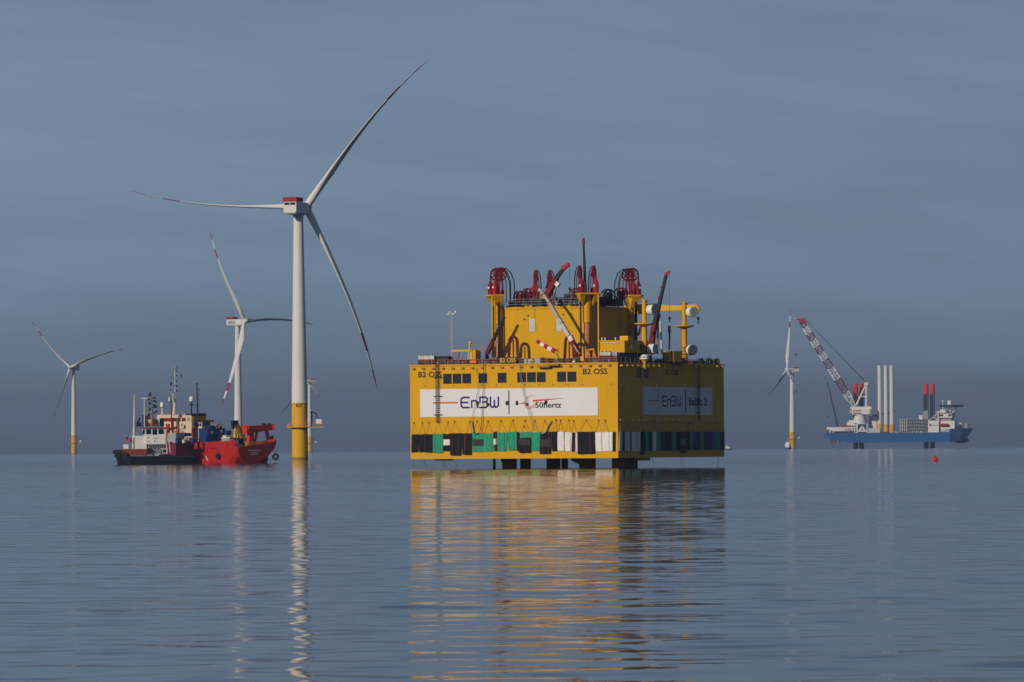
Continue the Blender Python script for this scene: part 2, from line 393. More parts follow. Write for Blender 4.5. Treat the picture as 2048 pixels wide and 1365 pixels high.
def turbine(label, px, py, D, yaw, alpha, hub_py, hub_ahead=6.5, tp_px=None, gallery=1, pitch=72, logo_on=False, mark=None, box_side=1, tower_r=(2.45, 1.46)):
    fr = Frame(px, py, D, 0.0); t = thing('wind_turbine', label, 'wind turbine', fr, group='wind turbines of the wind farm')
    zh = P(px, hub_py, D).z-fr.o.z; ztp = (P(px, tp_px, D).z-fr.o.z) if tp_px else 17.5
    r0, r1 = tower_r
    mb = MB(); rt = lambda zz: r0+(r1-r0)*max(0, (zz-ztp))/(zh-ztp)
    prof = [(r0, ztp)]+[(rt(ztp+(zh-2-ztp)*i/12), ztp+(zh-2-ztp)*i/12) for i in range(1, 13)]
    mb.lathe(prof, n=40); tw = mb.build('tower', 'tower_white', t)
    for i in (1, 2):
        zz = ztp+(zh-2-ztp)*i/3; MB().lathe([(rt(zz)+.02, zz-.12), (rt(zz)+.05, zz), (rt(zz)+.02, zz+.12)], n=40).build('flange', 'tower_white', tw)
    tp = MB().lathe([(r0, -3), (r0, ztp-.25), (r0+.12, ztp-.25), (r0+.12, ztp)], n=40).build('transition_piece', 'yellow_tp', t)
    MB().lathe([(r0+.02, -.6), (r0+.02, .9)], n=40, cap=False).build('weed_band', 'leg_brown', tp)
    # nacelle in its own axes: n = rotor side, s = sideways, k = up
    tilt = R_(6)
    n = Vector((math.sin(yaw), math.cos(yaw), 0)); s = Vector((math.cos(yaw), -math.sin(yaw), 0)); up = Vector((0, 0, 1))
    o = Vector((0, 0, zh)); A = lambda a, b, c: o+s*a+n*b+up*c
    mb = MB(); w2 = 2.1
    ring = lambda b, hw, lo, hi: [A(-hw, b, lo+.5), A(-hw+.4, b, lo), A(hw-.4, b, lo), A(hw, b, lo+.5), A(hw, b, hi-.3), A(hw-.3, b, hi), A(-hw+.3, b, hi), A(-hw, b, hi-.3)]
    mb.ringf([ring(-7.0, w2, -1.6, 1.75), ring(-6.6, w2+.08, -1.95, 1.8), ring(1.5, w2+.08, -2.05, 1.8), ring(4.6, 1.75, -1.8, 1.7)])
    nc = mb.build('nacelle', 'tower_white', t)
    MB().tube(A(0, 0, -2.7), A(0, 0, -1.7), r1+.15, r1+.3, 32).build('yaw_ring', 'tower_white', t)
    rail = MB()
    for a0, a1, b0, b1 in ((-2.2, 2.2, -7.1, -7.02), (-2.2, 2.2, -1.9, -1.82), (-2.25, -2.17, -7.1, -1.82), (2.17, 2.25, -7.1, -1.82)):
        rail.add([A(a, b, c) for c in (1.85, 3.15) for a, b in ((a0, b0), (a1, b0), (a1, b1), (a0, b1))], [(0,3,2,1),(4,5,6,7),(0,1,5,4),(1,2,6,5),(2,3,7,6),(3,0,4,7)])
    hp = rail.build('hoist_platform', 'red_top', t)
    for i in range(6):
        MB().tube(A(-2.2+i*.88, -7.14, 1.8), A(-2.2+i*.88, -7.14, 3.25), .05, n=5).build('rail_post', 'red_top', hp); MB().tube(A(2.29, -7.1+i*1.05, 1.8), A(2.29, -7.1+i*1.05, 3.25), .05, n=5).build('rail_post', 'red_top', hp)
    for a in (-1.85, .1):
        MB().add([A(a, -7.02, .75), A(a+1.7, -7.02, .75), A(a+1.7, -7.02, 1.55), A(a, -7.02, 1.55)], [(0, 1, 2, 3)]).build('window', 'glass', nc)
    MB().tube(A(.6, -6.2, 1.8), A(.6, -6.2, 4.2), .05, n=5).build('wind_vane', 'steel', t)
    if logo_on:
        for sg in (1, -1):
            mf = (lambda a, b, d: A(sg*(w2+.10+d), sg*(-a), b))
            logo(mf, .2 if sg > 0 else .2, -.9, 5.2, 1.7, .02, 'lettering', 'ink', nc, .17)
    # rotor
    nn = (n*math.cos(tilt)+up*math.sin(tilt)); t1 = s if s.x > 0 else -s; t2 = nn.cross(t1); t2 = t2 if t2.z > 0 else -t2
    hc = o+n*hub_ahead+up*(math.sin(tilt)*hub_ahead+.1)
    mb = MB(); rings = []
    for i in range(9):
        q = i/8; rad = 1.75*math.sqrt(max(0, 1-(max(0, q-.35)/.65)**2))+.02; rad *= .75+.25*min(1, q/.3)
        rings.append([hc+nn*(-1.6+q*4.2)+(t1*math.cos(2*math.pi*j/20)+t2*math.sin(2*math.pi*j/20))*rad for j in range(20)])
    mb.smooth = True; mb.ringf(rings); hub = mb.build('hub', 'blade_white', t)
    for bi, al in enumerate(alpha):
        bp_ = pitch[bi] if isinstance(pitch, tuple) else pitch
        al = R_(al); d = t1*math.cos(al)+t2*math.sin(al); e = -t1*math.sin(al)+t2*math.cos(al)
        mb = MB(); mb.smooth = True; rings = []; NS = 40; tt = []
        for i in range(NS+1):
            q = i/NS; rad = 1.2+59.0*q
            ch = np.interp(q, [0, .05, .12, .2, .35, .6, .85, .95, .985, 1], [2.3, 2.35, 3.1, 3.75, 3.0, 2.0, 1.15, .7, .45, .12])
            th = ch*np.interp(q, [0, .05, .12, .2, .35, .6, 1], [1, .98, .65, .42, .28, .22, .18])
            beta = R_(bp_)+R_(np.interp(q, [0, .2, 1], [14, 10, 0]))
            cd = e*math.cos(beta)+nn*math.sin(beta); fl = -e*math.sin(beta)+nn*math.cos(beta)
            # a feathered blade's pre-bend lies nearly in the rotor plane
            c = hc+d*rad+fl*(6.0*(q**2.8-q*.85))+nn*(rad*math.tan(R_(2.2)))
            mix = min(1, max(0, (q-.03)/.15)); sec = []
            for j in range(14):
                a = 2*math.pi*j/14; x = math.cos(a); y = math.sin(a)
                taper = 1-mix*.62*(x+1)/2
                sec.append(c+cd*(x*ch/2+mix*ch*.16)+fl*(y*th/2*taper))
            rings.append(sec); tt.append(q)
        for i in range(NS):
            q = (tt[i]+tt[i+1])/2; mb.mi = 1 if (.70 < q < .80 or q > .90) else 0
            mb.ringf([rings[i], rings[i+1]], cap=False)
        mb.build('blade', ['blade_white', 'red_top'], t)
    # service gallery on the transition piece
    zg = ztp*.58
    g = MB(); g.lathe([(r0, zg-.18), (r0+1.5, zg-.18), (r0+1.5, zg), (r0, zg)], n=24, cap=False)
    gx = (r0, r0+5.2) if box_side > 0 else (-r0-5.2, -r0)
    g.box(gx[0], gx[1], -1.8, 1.8, zg-.25, zg-.02); gal = g.build('gallery', 'yellow_tp', t)
    rl = MB()
    for k in range(2): rl.ring((0, 0, zg+.55+.55*k), (0, 0, 1), r0+1.45, .04, 24, 4)
    for k in range(2):
        for yy in (-1.75, 1.75): rl.tube((gx[0], yy, zg+.55+.55*k), (gx[1], yy, zg+.55+.55*k), .04, n=4)
        xe = gx[1] if box_side > 0 else gx[0]; rl.tube((xe, -1.75, zg+.55+.55*k), (xe, 1.75, zg+.55+.55*k), .04, n=4)
    rl.build('railing', 'yellow_bright', gal)
    for k in range(12):
        a = 2*math.pi*k/12; MB().tube(((r0+1.45)*math.cos(a), (r0+1.45)*math.sin(a), zg), ((r0+1.45)*math.cos(a), (r0+1.45)*math.sin(a), zg+1.1), .04, n=4).build('rail_post', 'yellow_bright', gal)
    sx = 1 if box_side > 0 else -1
    MB().box(*(sorted((sx*(r0+2.6), sx*(r0+4.3)))), -1.0, 1.0, zg+.9, zg+2.3).build('equipment_cabinet', 'white', gal)
    cr_ = MB(); cr_.tube((sx*(r0+1.2), 1.0, zg), (sx*(r0+1.2), 1.0, zg+4.2), .22, n=8); cr_.path([(sx*(r0+.6), 1.0, zg+4.4), (sx*(r0+1.6), 1.0, zg+4.5), (sx*(r0+2.6), .9, zg+4.0), (sx*(r0+3.0), .8, zg+2.9)], .2, 6)
    cr_.build('davit_crane', 'navy', gal)
    MB().box(-r0-1.4, -r0-.3, -1.2, .2, zg, zg+.8).build('locker', 'orange', gal)
    for sgn in (-.35, .35):
        MB().tube((sgn*3, r0+.9, -2), (sgn*3, r0+.9, zg-.3), .18, n=6).build('boat_fender', 'yellow_tp', t)
    ld = MB()
    for sx_ in (-.3, .25): ld.box(sx_, sx_+.05, r0+.33, r0+.42, -.5, zg)
    ld = ld.build('boat_ladder', 'yellow_tp', t)
    for k in range(18): MB().box(-.25, .25, r0+.35, r0+.4, .4+k*zg/19, .46+k*zg/19).build('rung', 'yellow_tp', ld)
    if mark:
        for st, ang0 in ((mark, -.42), (mark, 1.15), (mark, -1.95)):
            vs, fs = text_mesh(st, 1.9, .95); mb = MB()
            mb.add([((r0+.03)*math.sin(ang0+x/r0), -(r0+.03)*math.cos(ang0+x/r0), ztp-1.35+y) for x, y in vs], fs)
            mb.build('marking', 'ink_brown', tp)
    return t
turbine('tall white wind turbine beside the yellow platform, seen from its nacelle tail', 600, 922.5, 1750, R_(19.5), (175, 47.5, -70), 417, 6.5, 806, mark='B2', pitch=(72, 93, 82))
turbine('white wind turbine standing directly behind the red ship and tug', 477, 911, 3390, R_(128), (118, -1, 239.5), 645, 5.5, None, logo_on=True, pitch=66)
turbine('small distant white wind turbine standing alone on open water beyond the black tug', 148, 908.5, 5170, R_(-152), (135, 16, 251), 737, 5.5, None, logo_on=True, pitch=66)
turbine('distant wind turbine under the red and white crane boom of the jack-up ship', 1585, 898, 5700, R_(-106), (90, 208, 328), 741, 5.0, None, logo_on=True, pitch=60, tower_r=(2.9, 1.8))
turbine('farthest wind turbine, half hidden behind the tower of the tall one', 620, 904.5, 6220, R_(-118), (97, 217, 337), 763, 5.5, None, logo_on=False, tower_r=(2.6, 1.7))

# ------------------------------------------------------------------ transformer platform
TH = R_(27)
PF = Frame(1236.5, 936.8, 977, -TH)            # origin: the near bottom corner's foot on the water
pv, pu = PF.v, PF.u
plat = thing('substation_platform', 'huge yellow box-shaped transformer platform standing on legs with white banners', 'platform', PF)
UL = pv(821, 900).x; VR = pu(1448.5, 900).y
ZT = pv(1236, 727.5).z; ZB = pv(1236, 916.5).z
FF = lambda a, b, d: Vector((a, -d, b))         # on the sunlit front wall: along, up, outwards
FR = lambda a, b, d: Vector((d, a, b))          # on the shaded side wall
def fpix(px, py): p = pv(px, py); return p.x, p.z
def rpix(px, py): p = pu(px, py); return p.y, p.z
hull = bx(UL, 0, 0, VR, ZB, ZT).build('hull_wall', 'yellow', plat)
MB().box(UL-.15, .15, -.15, .15, ZT-.02, ZT+.22).box(-.15, .15, .15, VR+.15, ZT-.02, ZT+.22).build('deck_coaming', 'yellow', plat)
MB().box(UL+.2, -.2, .2, VR-.2, ZT+.003, ZT+.06).build('deck', 'dark', plat)
# vertical plate seams standing a little proud of the plating
for i in range(1, 12):
    a = UL*i/12; MB().box(a-.03, a+.03, -.018, .01, ZB+.1, ZT-.6).build('plate_seam', 'yellow', hull)
    b = VR*i/12; MB().box(-.01, .018, b-.03, b+.03, ZB+.1, ZT-.6).build('plate_seam', 'yellow', hull)
for py in (771,):
    zz = pv(1236, py).z; MB().box(UL+.1, -.1, -.016, .01, zz-.03, zz+.03).build('plate_seam', 'yellow', hull); MB().box(-.01, .016, .1, VR-.1, zz-.03, zz+.03).build('plate_seam', 'yellow', hull)
# windows
def window(fmap, pix, x0, x1, y0, y1):
    a0, b1 = pix(x0, y0); a1, b0 = pix(x1, y1)
    fr_ = MB(); t = .09
    def slab(m, A0, A1, B0, B1, d0, d1):
        m.add([fmap(a, b, d) for d in (d0, d1) for a, b in ((A0, B0), (A1, B0), (A1, B1), (A0, B1))], [(0,3,2,1),(4,5,6,7),(0,1,5,4),(1,2,6,5),(2,3,7,6),(3,0,4,7)])
    slab(fr_, a0-t, a1+t, b0-t, b0, -.02, .09); slab(fr_, a0-t, a1+t, b1, b1+t, -.02, .12); slab(fr_, a0-t, a0, b0, b1, -.02, .09); slab(fr_, a1, a1+t, b0, b1, -.02, .09)
    w_ = fr_.build('window', 'dark', plat); g = MB(); slab(g, a0, a1, b0, b1, .005, .03); g.build('pane', 'glass', w_)
for x0, x1, y0, y1 in [(887.7,902.4,749.2,766.7),(906.7,921.6,749,766.4),(925.9,941.2,748.7,766),(958.6,973.3,748,765.3),(996.7,1012,747.2,764.7),(1035.7,1051.4,746.4,763.9),(1055.4,1070.8,746,763.5),(1075,1090.4,745.8,763.3),(1115.5,1131,745,762.7),(1136,1151.8,744.8,762.5)]:
    window(FF, fpix, x0, x1, y0, y1)
for x0, x1, y0, y1 in [(1273.6,1280.4,736.4,754.4),(1288,1295.5,737,754.8)]: window(FR, rpix, x0, x1, y0, y1)
# banners with the owners' marks
def slab(m, fmap, a0, a1, b0, b1, d0, d1):
    return m.add([fmap(a, b, d) for d in (d0, d1) for a, b in ((a0, b0), (a1, b0), (a1, b1), (a0, b1))], [(0,3,2,1),(4,5,6,7),(0,1,5,4),(1,2,6,5),(2,3,7,6),(3,0,4,7)])
a0, b1 = fpix(840.3, 779.3); a1, b0 = fpix(1196, 831.4)
ban = slab(MB(), FF, a0, a1, b0, b1, .02, .06).build('banner', 'banner', plat); ban['label'] = 'white banner on the sunlit wall'
DB = .075
def frect(x0, x1, y0, y1, mat, name, fmap=FF, pix=fpix, parent=None, d=DB):
    A0, B1 = pix(x0, y0); A1, B0 = pix(x1, y1); slab(MB(), fmap, min(A0, A1), max(A0, A1), B0, B1, .03, d).build(name, mat, parent or ban)
frect(866, 916, 804.6, 807.4, 'logo_orange', 'logo_dash')
A0, B0 = fpix(922.5, 815.8); A1, B1 = fpix(997, 794.6); logo(FF, A0, B0, A1-A0, B1-B0, DB, 'lettering', 'logo_blue', ban, .17)
frect(1017, 1019.4, 781, 828.5, 'ink', 'logo_bar')
A0, B0 = fpix(1071, 816.4); A1, B1 = fpix(1123, 804.4); put_text('50hertz', FF, A0, B0, A1-A0, B1-B0, DB, 'lettering', 'ink', ban)
mb = MB()
for rx, ry, w_, t0, t1_ in ((1.25, 1.02, .04, 20, 330), (.98, .78, .035, 60, 300), (1.38, 1.12, .03, 200, 350)):
    ca, cb = fpix(1061, 804); pts = []
    for i in range(25):
        a = R_(t0+(t1_-t0)*i/24); x, y = rx*math.cos(a), ry*math.sin(a); rot = .45
        pts.append((ca+x*math.cos(rot)-y*math.sin(rot), cb+x*math.sin(rot)+y*math.cos(rot)))
    for (xa, ya), (xb, yb) in zip(pts[:-1], pts[1:]):
        l = math.hypot(xb-xa, yb-ya) or 1; nx, ny = -(yb-ya)/l*w_, (xb-xa)/l*w_
        mb.add([FF(xa+nx, ya+ny, DB), FF(xa-nx, ya-ny, DB), FF(xb-nx, yb-ny, DB), FF(xb+nx, yb+ny, DB)], [(0, 1, 2, 3)])
for (xa, ya, wa), (xb, yb, wb) in (((1066, 802.2, .17), (1128, 796.8, .02)), ((1034, 807.8, .02), (1053, 806.4, .14))):
    ua, za = fpix(xa, ya); ub, zb = fpix(xb, yb); mb.add([FF(ua, za+wa, DB+.004), FF(ua, za-wa, DB+.004), FF(ub, zb-wb, DB+.004), FF(ub, zb+wb, DB+.004)], [(0, 1, 2, 3)])
mb.build('logo_swirl', 'logo_red', ban)
for cx, cy, w_, h_ in ((955.5, 807.5, 5.5, 8), (976, 810, 6, 6.5), (1014.3, 806.5, 5.5, 8), (1034.3, 806.5, 5.2, 8.4), (1054.2, 809.6, 6.2, 6), (1092.6, 805, 5.6, 7.2)):
    frect(cx-w_/2, cx+w_/2, cy-h_/2, cy+h_/2, 'black', 'banner_opening', d=DB+.02)
a0, b1 = rpix(1284.4, 774); a1, b0 = rpix(1424, 830.6)
ban2 = slab(MB(), FR, a0, a1, b0, b1, .02, .06).build('banner', 'banner', plat); ban2['label'] = 'white banner on the shaded wall'
frect(1296, 1320, 800.6, 803.2, 'logo_orange', 'logo_dash', FR, rpix, ban2)
A0, B0 = rpix(1324, 812); A1, B1 = rpix(1361, 793.5); logo(FR, A0, B0, A1-A0, B1-B0, DB, 'lettering', 'logo_blue', ban2, .17)
frect(1369.6, 1371.6, 779, 826, 'ink', 'logo_bar', FR, rpix, ban2)
A0, B0 = rpix(1377, 811.5); A1, B1 = rpix(1413, 795.5); put_text('Baltic 2', FR, A0, B0, A1-A0, B1-B0, DB, 'lettering', 'ink', ban2)
for x0, x1, y0, y1, fm, px_ in ((836.8, 884, 743.5, 755.6, FF, fpix), (1166, 1215, 737, 749.3, FF, fpix), (1331, 1356, 740, 750.4, FR, rpix)):
    A0, B0 = px_(x0, y1); A1, B1 = px_(x1, y0); put_text('B2 OSS', fm, A0, B0, A1-A0, B1-B0, .025, 'lettering', 'ink_brown', plat)
# pad eyes and light brackets
for i in range(21):
    px = 828+i*19.6; a, b = fpix(px, 738.4-i*.36)
    slab(MB(), FF, a-.26, a+.26, b-.14, b+.14, -.02, .3).build('pad_eye', 'rust', plat)
for i in range(20):
    a, b = rpix(1239+i*10.6, 731.2+i*.12)
    slab(MB(), FR, a-.25, a+.25, b-.13, b+.13, -.02, .72).build('ledge_bracket', 'yellow_bright', plat)
for i in range(15):
    a, b = rpix(1241+i*14.2, 771.4); slab(MB(), FR, a-.1, a+.1, b-.12, b+.12, -.02, .22).build('pad_eye', 'white', plat)
for i in range(14):
    a, b = fpix(850+i*28.6, 772.2-i*.3); slab(MB(), FF, a-.09, a+.09, b-.07, b+.07, -.02, .14).build('pad_eye', 'rust', plat)
for k in range(5):
    a, b = rpix(1282.5, 760+k*18.7); slab(MB(), FR, a-.1, a+.1, b-.12, b+.12, -.02, .25).build('pad_eye', 'sign_yellow', plat)
# ladders
def wall_ladder(fm, pix, xc, y0, y1, wd, arms):
    a, zt = pix(xc, y0); _, zb_ = pix(xc, y1); mb = MB()
    for s_ in (-wd, wd): slab(mb, fm, a+s_-.04, a+s_+.04, zb_, zt, .28, .36)
    ld = mb.build('ladder', 'dark', plat); k = 0; zz = zb_+.15
    while zz < zt:
        slab(MB(), fm, a-wd, a+wd, zz-.045, zz+.045, .29, .36).build('rung', 'dark', ld); zz += .34
    for py in arms:
        _, b = pix(xc, py); slab(MB(), fm, a-.85, a+.85, b-.05, b+.05, .02, .3).build('standoff', 'dark', ld)
wall_ladder(FF, fpix, 876, 728, 846, .29, (755.5, 793, 830))
wall_ladder(FR, rpix, 1394, 730, 841, .38, (775, 800, 826))
# legs below the hull
def leg(px, r, v, top=ZB, mat='leg_brown', haunch=0):
    p = pv(px, 930, v); lg = MB().tube((p.x, v, -6), (p.x, v, top+.2), r, n=24).build('leg', mat, plat)
    if haunch: MB().prism([(0, 0), (-haunch, 0), (-haunch, -.35), (0, -1.2)], lambda a, b, c: Vector((p.x-r+a+.2, c, top+b)), v-.4, v+.4).build('haunch', mat, lg)
leg(1019, 1.30, 11.5, haunch=.4); leg(1051, .95, 16); leg(1107, 1.25, 22, haunch=0); leg(1129.5, .6, 24, mat='dark'); leg(1175, 1.45, 11.5, haunch=1.8); leg(1237, 1.15, 9.0); leg(1262, 1.2, 22); leg(988.5, .24, 6, mat='dark')
p = pv(881, 919); MB().box(p.x-1.2, p.x+1.2, .2, 2.4, ZB-.3, ZB-.003).build('bilge_box', 'dark', plat)
p = pu(1290, 914); MB().box(-3, -.2, p.y-2.5, p.y+2.5, ZB-.5, ZB-.003).build('bilge_box', 'leg_brown', plat)
# hanging fender mats and their lashings
def fender_mat(side, x0, x1, y0, y1, mat, label, group, patch=None, d0=.05, rope='rope_red', vee=True):
    fm, pix = (FF, fpix) if side == 'f' else (FR, rpix)
    A0, B1 = pix(x0, y0); A1, _ = pix(x1, y0); _, B0 = pix((x0+x1)/2, y1); w_ = A1-A0
    base = fm((A0+A1)/2, B0, d0); root = thing('fender_mat', label, 'fender mat', PF, base, group)
    mb = MB(); ns, nz = 6, 5; jit = lambda s_: random.uniform(-s_, s_); dep = .07+.07*random.random(); rings = []
    tl = jit(.16); tr = tl+jit(.22)
    for k in range(nz+1):
        q = k/nz; bz = B0+(B1-B0)*q; bulge = dep*(1+.25*math.sin(q*3.1+jit(.4)))
        row = [fm(A0+w_*(j/ns)+tl*(1-q), bz+jit(.02)+(tr-tl)*(j/ns)*.5, d0+.03+bulge*math.sqrt(max(0, math.sin(math.pi*(.06+.88*j/ns))))) for j in range(ns+1)]
        back = [fm(A1+tl*(1-q), bz, d0), fm(A0+tl*(1-q), bz, d0)]
        rings.append(row+back)
    mb.smooth = False; mb.ringf(rings); sheet = mb.build('sheet', mat, root)
    if patch:
        pm, q0, q1 = patch; mb = MB(); rings = []
        for q in (q0, q1):
            bz = B1+(B0-B1)*q
            rings.append([fm(A0+w_*(.05+.9*j/ns), bz, d0+.08+dep*1.35*math.sqrt(max(.02, math.sin(math.pi*(.06+.88*j/ns))))) for j in range(ns+1)]+[fm(A1, bz, d0+.04), fm(A0, bz, d0+.04)])
        mb.ringf(rings); mb.build('patch', pm, sheet)
    ax = (A0+A1)/2; n_v = 1 if w_ < 1.8 else 2
    for i in range(n_v):
        a = A0+w_*((i+.5)/n_v if n_v > 1 else random.choice((.06, .94)))+jit(.06); d = d0+dep*1.5+.06
        MB().path([fm(a, B1+.15, d0+.05), fm(a+jit(.05), B1-.2, d), fm(a+jit(.08), (B0+B1)/2, d+.03), fm(a+jit(.1), B0-.1, d-.05)], .022, 4).build('rope', random.choice((rope, rope, 'rope_orange', 'dark')), root)
    if vee:
        ez = B1+2.05; ea = ax+jit(.3)
        for off in (-.42, .42):
            MB().path([fm(ea, ez, .12), fm(ax+w_*off, B1, d0+.15)], .021 if side == 'f' else .03, 4).build('rope', random.choice(('rope_pale', 'dark', 'rope_orange')) if side == 'f' else random.choice(('rope_pale', 'rope_pale', 'rope_orange')), root)
        slab(MB(), fm, ea-.09, ea+.09, ez-.1, ez+.14, -.02, .24).build('shackle', 'rust' if side == 'f' else 'white', root)
    return root
FRONT_LABELS = ['black rubber mat at the outer end of the sunlit wall', 'second black mat from the outer end of the sunlit wall', 'third black mat from the outer end of the sunlit wall', 'green mat hanging between a black mat and the white-patched black mat', None, 'long black mat hanging next to the white-patched black mat', 'thin black strip between two long black mats', 'long black mat touching the green mat with the grey rectangle', None, 'plain green mat between the grey-rectangle mat and the white-patched strip', None, 'green mat of an adjoining pair, the one touching the white-patched strip', 'green mat of an adjoining pair, the one touching the plain black strip', 'thin black strip between a green mat and the short green flap', None, None, 'plain green mat between the low-hung black mat and the grey-topped mat', None, 'narrow black mat between the grey-topped mat and a white mat', 'white mat touching the narrow black mat', 'middle one of the three white mats beside the widest black mat', 'white mat with a thin black strip hanging over it', 'thin black strip hanging over a white mat', None, 'white mat between the widest black mat and the wall corner mats', 'middle one of the three white mats near the wall corner', 'narrow white mat beside the black strip at the wall corner', 'thin black strip at the corner of the sunlit wall']
GB = 'black mats hung on the sunlit wall'; GG = 'green mats hung on the sunlit wall'; GW = 'white mats hung on the sunlit wall'
LB = 'black rubber mat hanging by ropes on the sunlit yellow wall'; LG = 'plain green mat hanging by ropes on the sunlit yellow wall'; LW = 'white mat lashed on the sunlit yellow wall'
LN = 'thin black mat strip wedged between wider mats on the sunlit wall'; GN = 'thin black strips on the sunlit wall'
for x0, x1, y0, y1, m, lab, grp, pt, dd in [
    (824, 838, 869.5, 905, 'mat_black', LB, GB, None, .05), (838.3, 852, 869.5, 905, 'mat_black', LB, GB, None, .05), (852.3, 866, 869, 905, 'mat_black', LB, GB, None, .05),
    (866.5, 886.5, 868, 905.5, 'mat_green', LG, GG, None, .1), (886.8, 901, 868.5, 902.5, 'mat_black', 'black mat with a white square patch, next to a green mat', None, ('mat_white', .32, .66), .05),
    (901.3, 923.5, 867, 911, 'mat_black', LB, GB, None, .08), (924, 931.5, 867, 909, 'mat_black', LN, GN, None, .16), (932, 944.8, 867, 910, 'mat_black', LB, GB, None, .06),
    (945.2, 968.3, 866.5, 904.5, 'mat_green', 'green mat with a dark grey rectangle across its middle', None, ('mat_grey', .33, .68), .05), (968.8, 987.5, 867, 903, 'mat_green', LG, GG, None, .05),
    (988, 994, 864.5, 902.5, 'mat_black', 'thin black strip with a white patch between green mats', None, ('mat_white', .36, .66), .12), (995, 1015, 865.5, 902, 'mat_green', LG, GG, None, .05), (1015.4, 1034, 864.8, 901.5, 'mat_green', LG, GG, None, .05),
    (1034.3, 1039.4, 864.5, 901.5, 'mat_black', LN, GN, None, .12), (1040, 1062.3, 865, 880, 'mat_green', 'short green flap above a hanging black mat', None, None, .05), (1039.7, 1062.8, 877, 905.5, 'mat_black', 'black mat hung low under a short green flap', None, ('mat_grey', .05, .5), .3),
    (1063, 1081, 865, 902, 'mat_green', LG, GG, None, .05), (1081.4, 1104, 865, 908.5, 'mat_black', 'black mat with a grey upper half, beside white mats', None, ('mat_grey', .32, .66), .08), (1104.5, 1115.3, 864, 902.5, 'mat_black', LB, GB, None, .05),
    (1115.7, 1129, 864.5, 902.3, 'mat_white', LW, GW, None, .05), (1129.3, 1142, 865, 902.8, 'mat_white', LW, GW, None, .05), (1142.3, 1155.6, 866, 903.8, 'mat_white', LW, GW, None, .05), (1146, 1151.5, 866, 903, 'mat_black', LN, GN, None, .36),
    (1156, 1190.5, 864.3, 908.5, 'mat_black', 'widest black mat, hanging between white mats', None, None, .1), (1191, 1204, 865, 903, 'mat_white', LW, GW, None, .05), (1204.3, 1218.6, 865, 903, 'mat_white', LW, GW, None, .05),
    (1218.9, 1226, 864.5, 902.5, 'mat_white', LW, GW, None, .05), (1226.3, 1231.5, 864.5, 903, 'mat_black', LN, GN, None, .1)]:
    lab2 = FRONT_LABELS.pop(0); fender_mat('f', x0, x1, y0, y1, m, lab2 or lab, 'mats hung on the sunlit wall', pt, dd, vee=(x1-x0 > 8))
sl = {'mat_white': ('white mat lashed along the shaded side wall', 'white mats on the shaded wall'), 'mat_black': ('black mat hanging along the shaded side wall', 'black mats on the shaded wall'), 'mat_green': ('green mat hanging along the shaded side wall', 'green mats on the shaded wall'),
      'mat_navy': ('navy mat hanging along the shaded side wall', 'navy mats on the shaded wall'), 'mat_blue': ('bright blue mat on the shaded side wall', 'bright blue mats on the shaded wall')}
for x0, x1, y1, m, pt in [(1237.5, 1243.5, 902, 'mat_white', None), (1244, 1248.3, 902, 'mat_black', None), (1248.6, 1259, 902.5, 'mat_white', None), (1259.4, 1261.4, 902, 'mat_black', None), (1261.8, 1270, 902.5, 'mat_white', None), (1270.3, 1279.8, 903, 'mat_white', None),
    (1280.2, 1288, 910.5, 'mat_black', None), (1288.4, 1296, 902, 'mat_green', None), (1296.4, 1303, 901.5, 'mat_black', None), (1303.4, 1311.6, 901.5, 'mat_white', None), (1312, 1320, 901, 'mat_green', None), (1320.4, 1329.6, 901, 'mat_navy', None), (1330, 1342, 900.8, 'mat_black', None),
    (1342.4, 1350.6, 900.6, 'mat_green', None), (1351, 1358.6, 900.5, 'mat_black', None), (1359, 1371, 906, 'mat_navy', ('mat_green', .35, .62)), (1371.4, 1377.6, 900.5, 'mat_black', None), (1378, 1385, 900.3, 'mat_green', None), (1385.4, 1398.6, 900.3, 'mat_navy', None), (1399, 1406, 900.2, 'mat_green', None),
    (1406.4, 1419.8, 900, 'mat_navy', None), (1420.2, 1429, 900, 'mat_blue', None), (1429.4, 1438.8, 899.8, 'mat_green', None), (1439.2, 1448, 899.6, 'mat_navy', None)]:
    lab, grp = sl[m]
    if pt: lab, grp = 'longer navy mat with a green band, hanging on the shaded side wall', None
    elif y1 > 909: lab, grp = 'longest black mat reaching below the others on the shaded wall', None
    fender_mat('r', x0, x1, 864.2, y1, m, lab, grp, pt, .05, vee=(x1-x0 > 5))
# trailing rope ends under the hull
for px, dx in ((826, 4), (848, 6), (886, 2), (891, 2), (908, 9)):
    a, b = fpix(px, 918); a2, b2 = fpix(px+dx, 936); o = MB().path([FF(a, b, .1), FF((a+a2)/2-.1, (b+b2)/2, .05), FF(a2, b2-.1, .1)], .03, 4).build('rope_end', 'dark', None, PF, FF(a, b, .1)); tag(o, 'loose rope end trailing to the water under the sunlit wall', 'rope', 'rope ends under the sunlit wall')
for px, dx in ((1302, 6), (1360, 3), (1364, 5), (1437, -3)):
    a, b = rpix(px, 913); a2, b2 = rpix(px+dx, 933); o = MB().path([FR(a, b, .1), FR((a+a2)/2+.1, (b+b2)/2, .05), FR(a2, b2, .1)], .03, 4).build('rope_end', 'dark', None, PF, FR(a, b, .1)); tag(o, 'loose rope end trailing to the water under the shaded wall', 'rope', 'rope ends under the shaded wall')
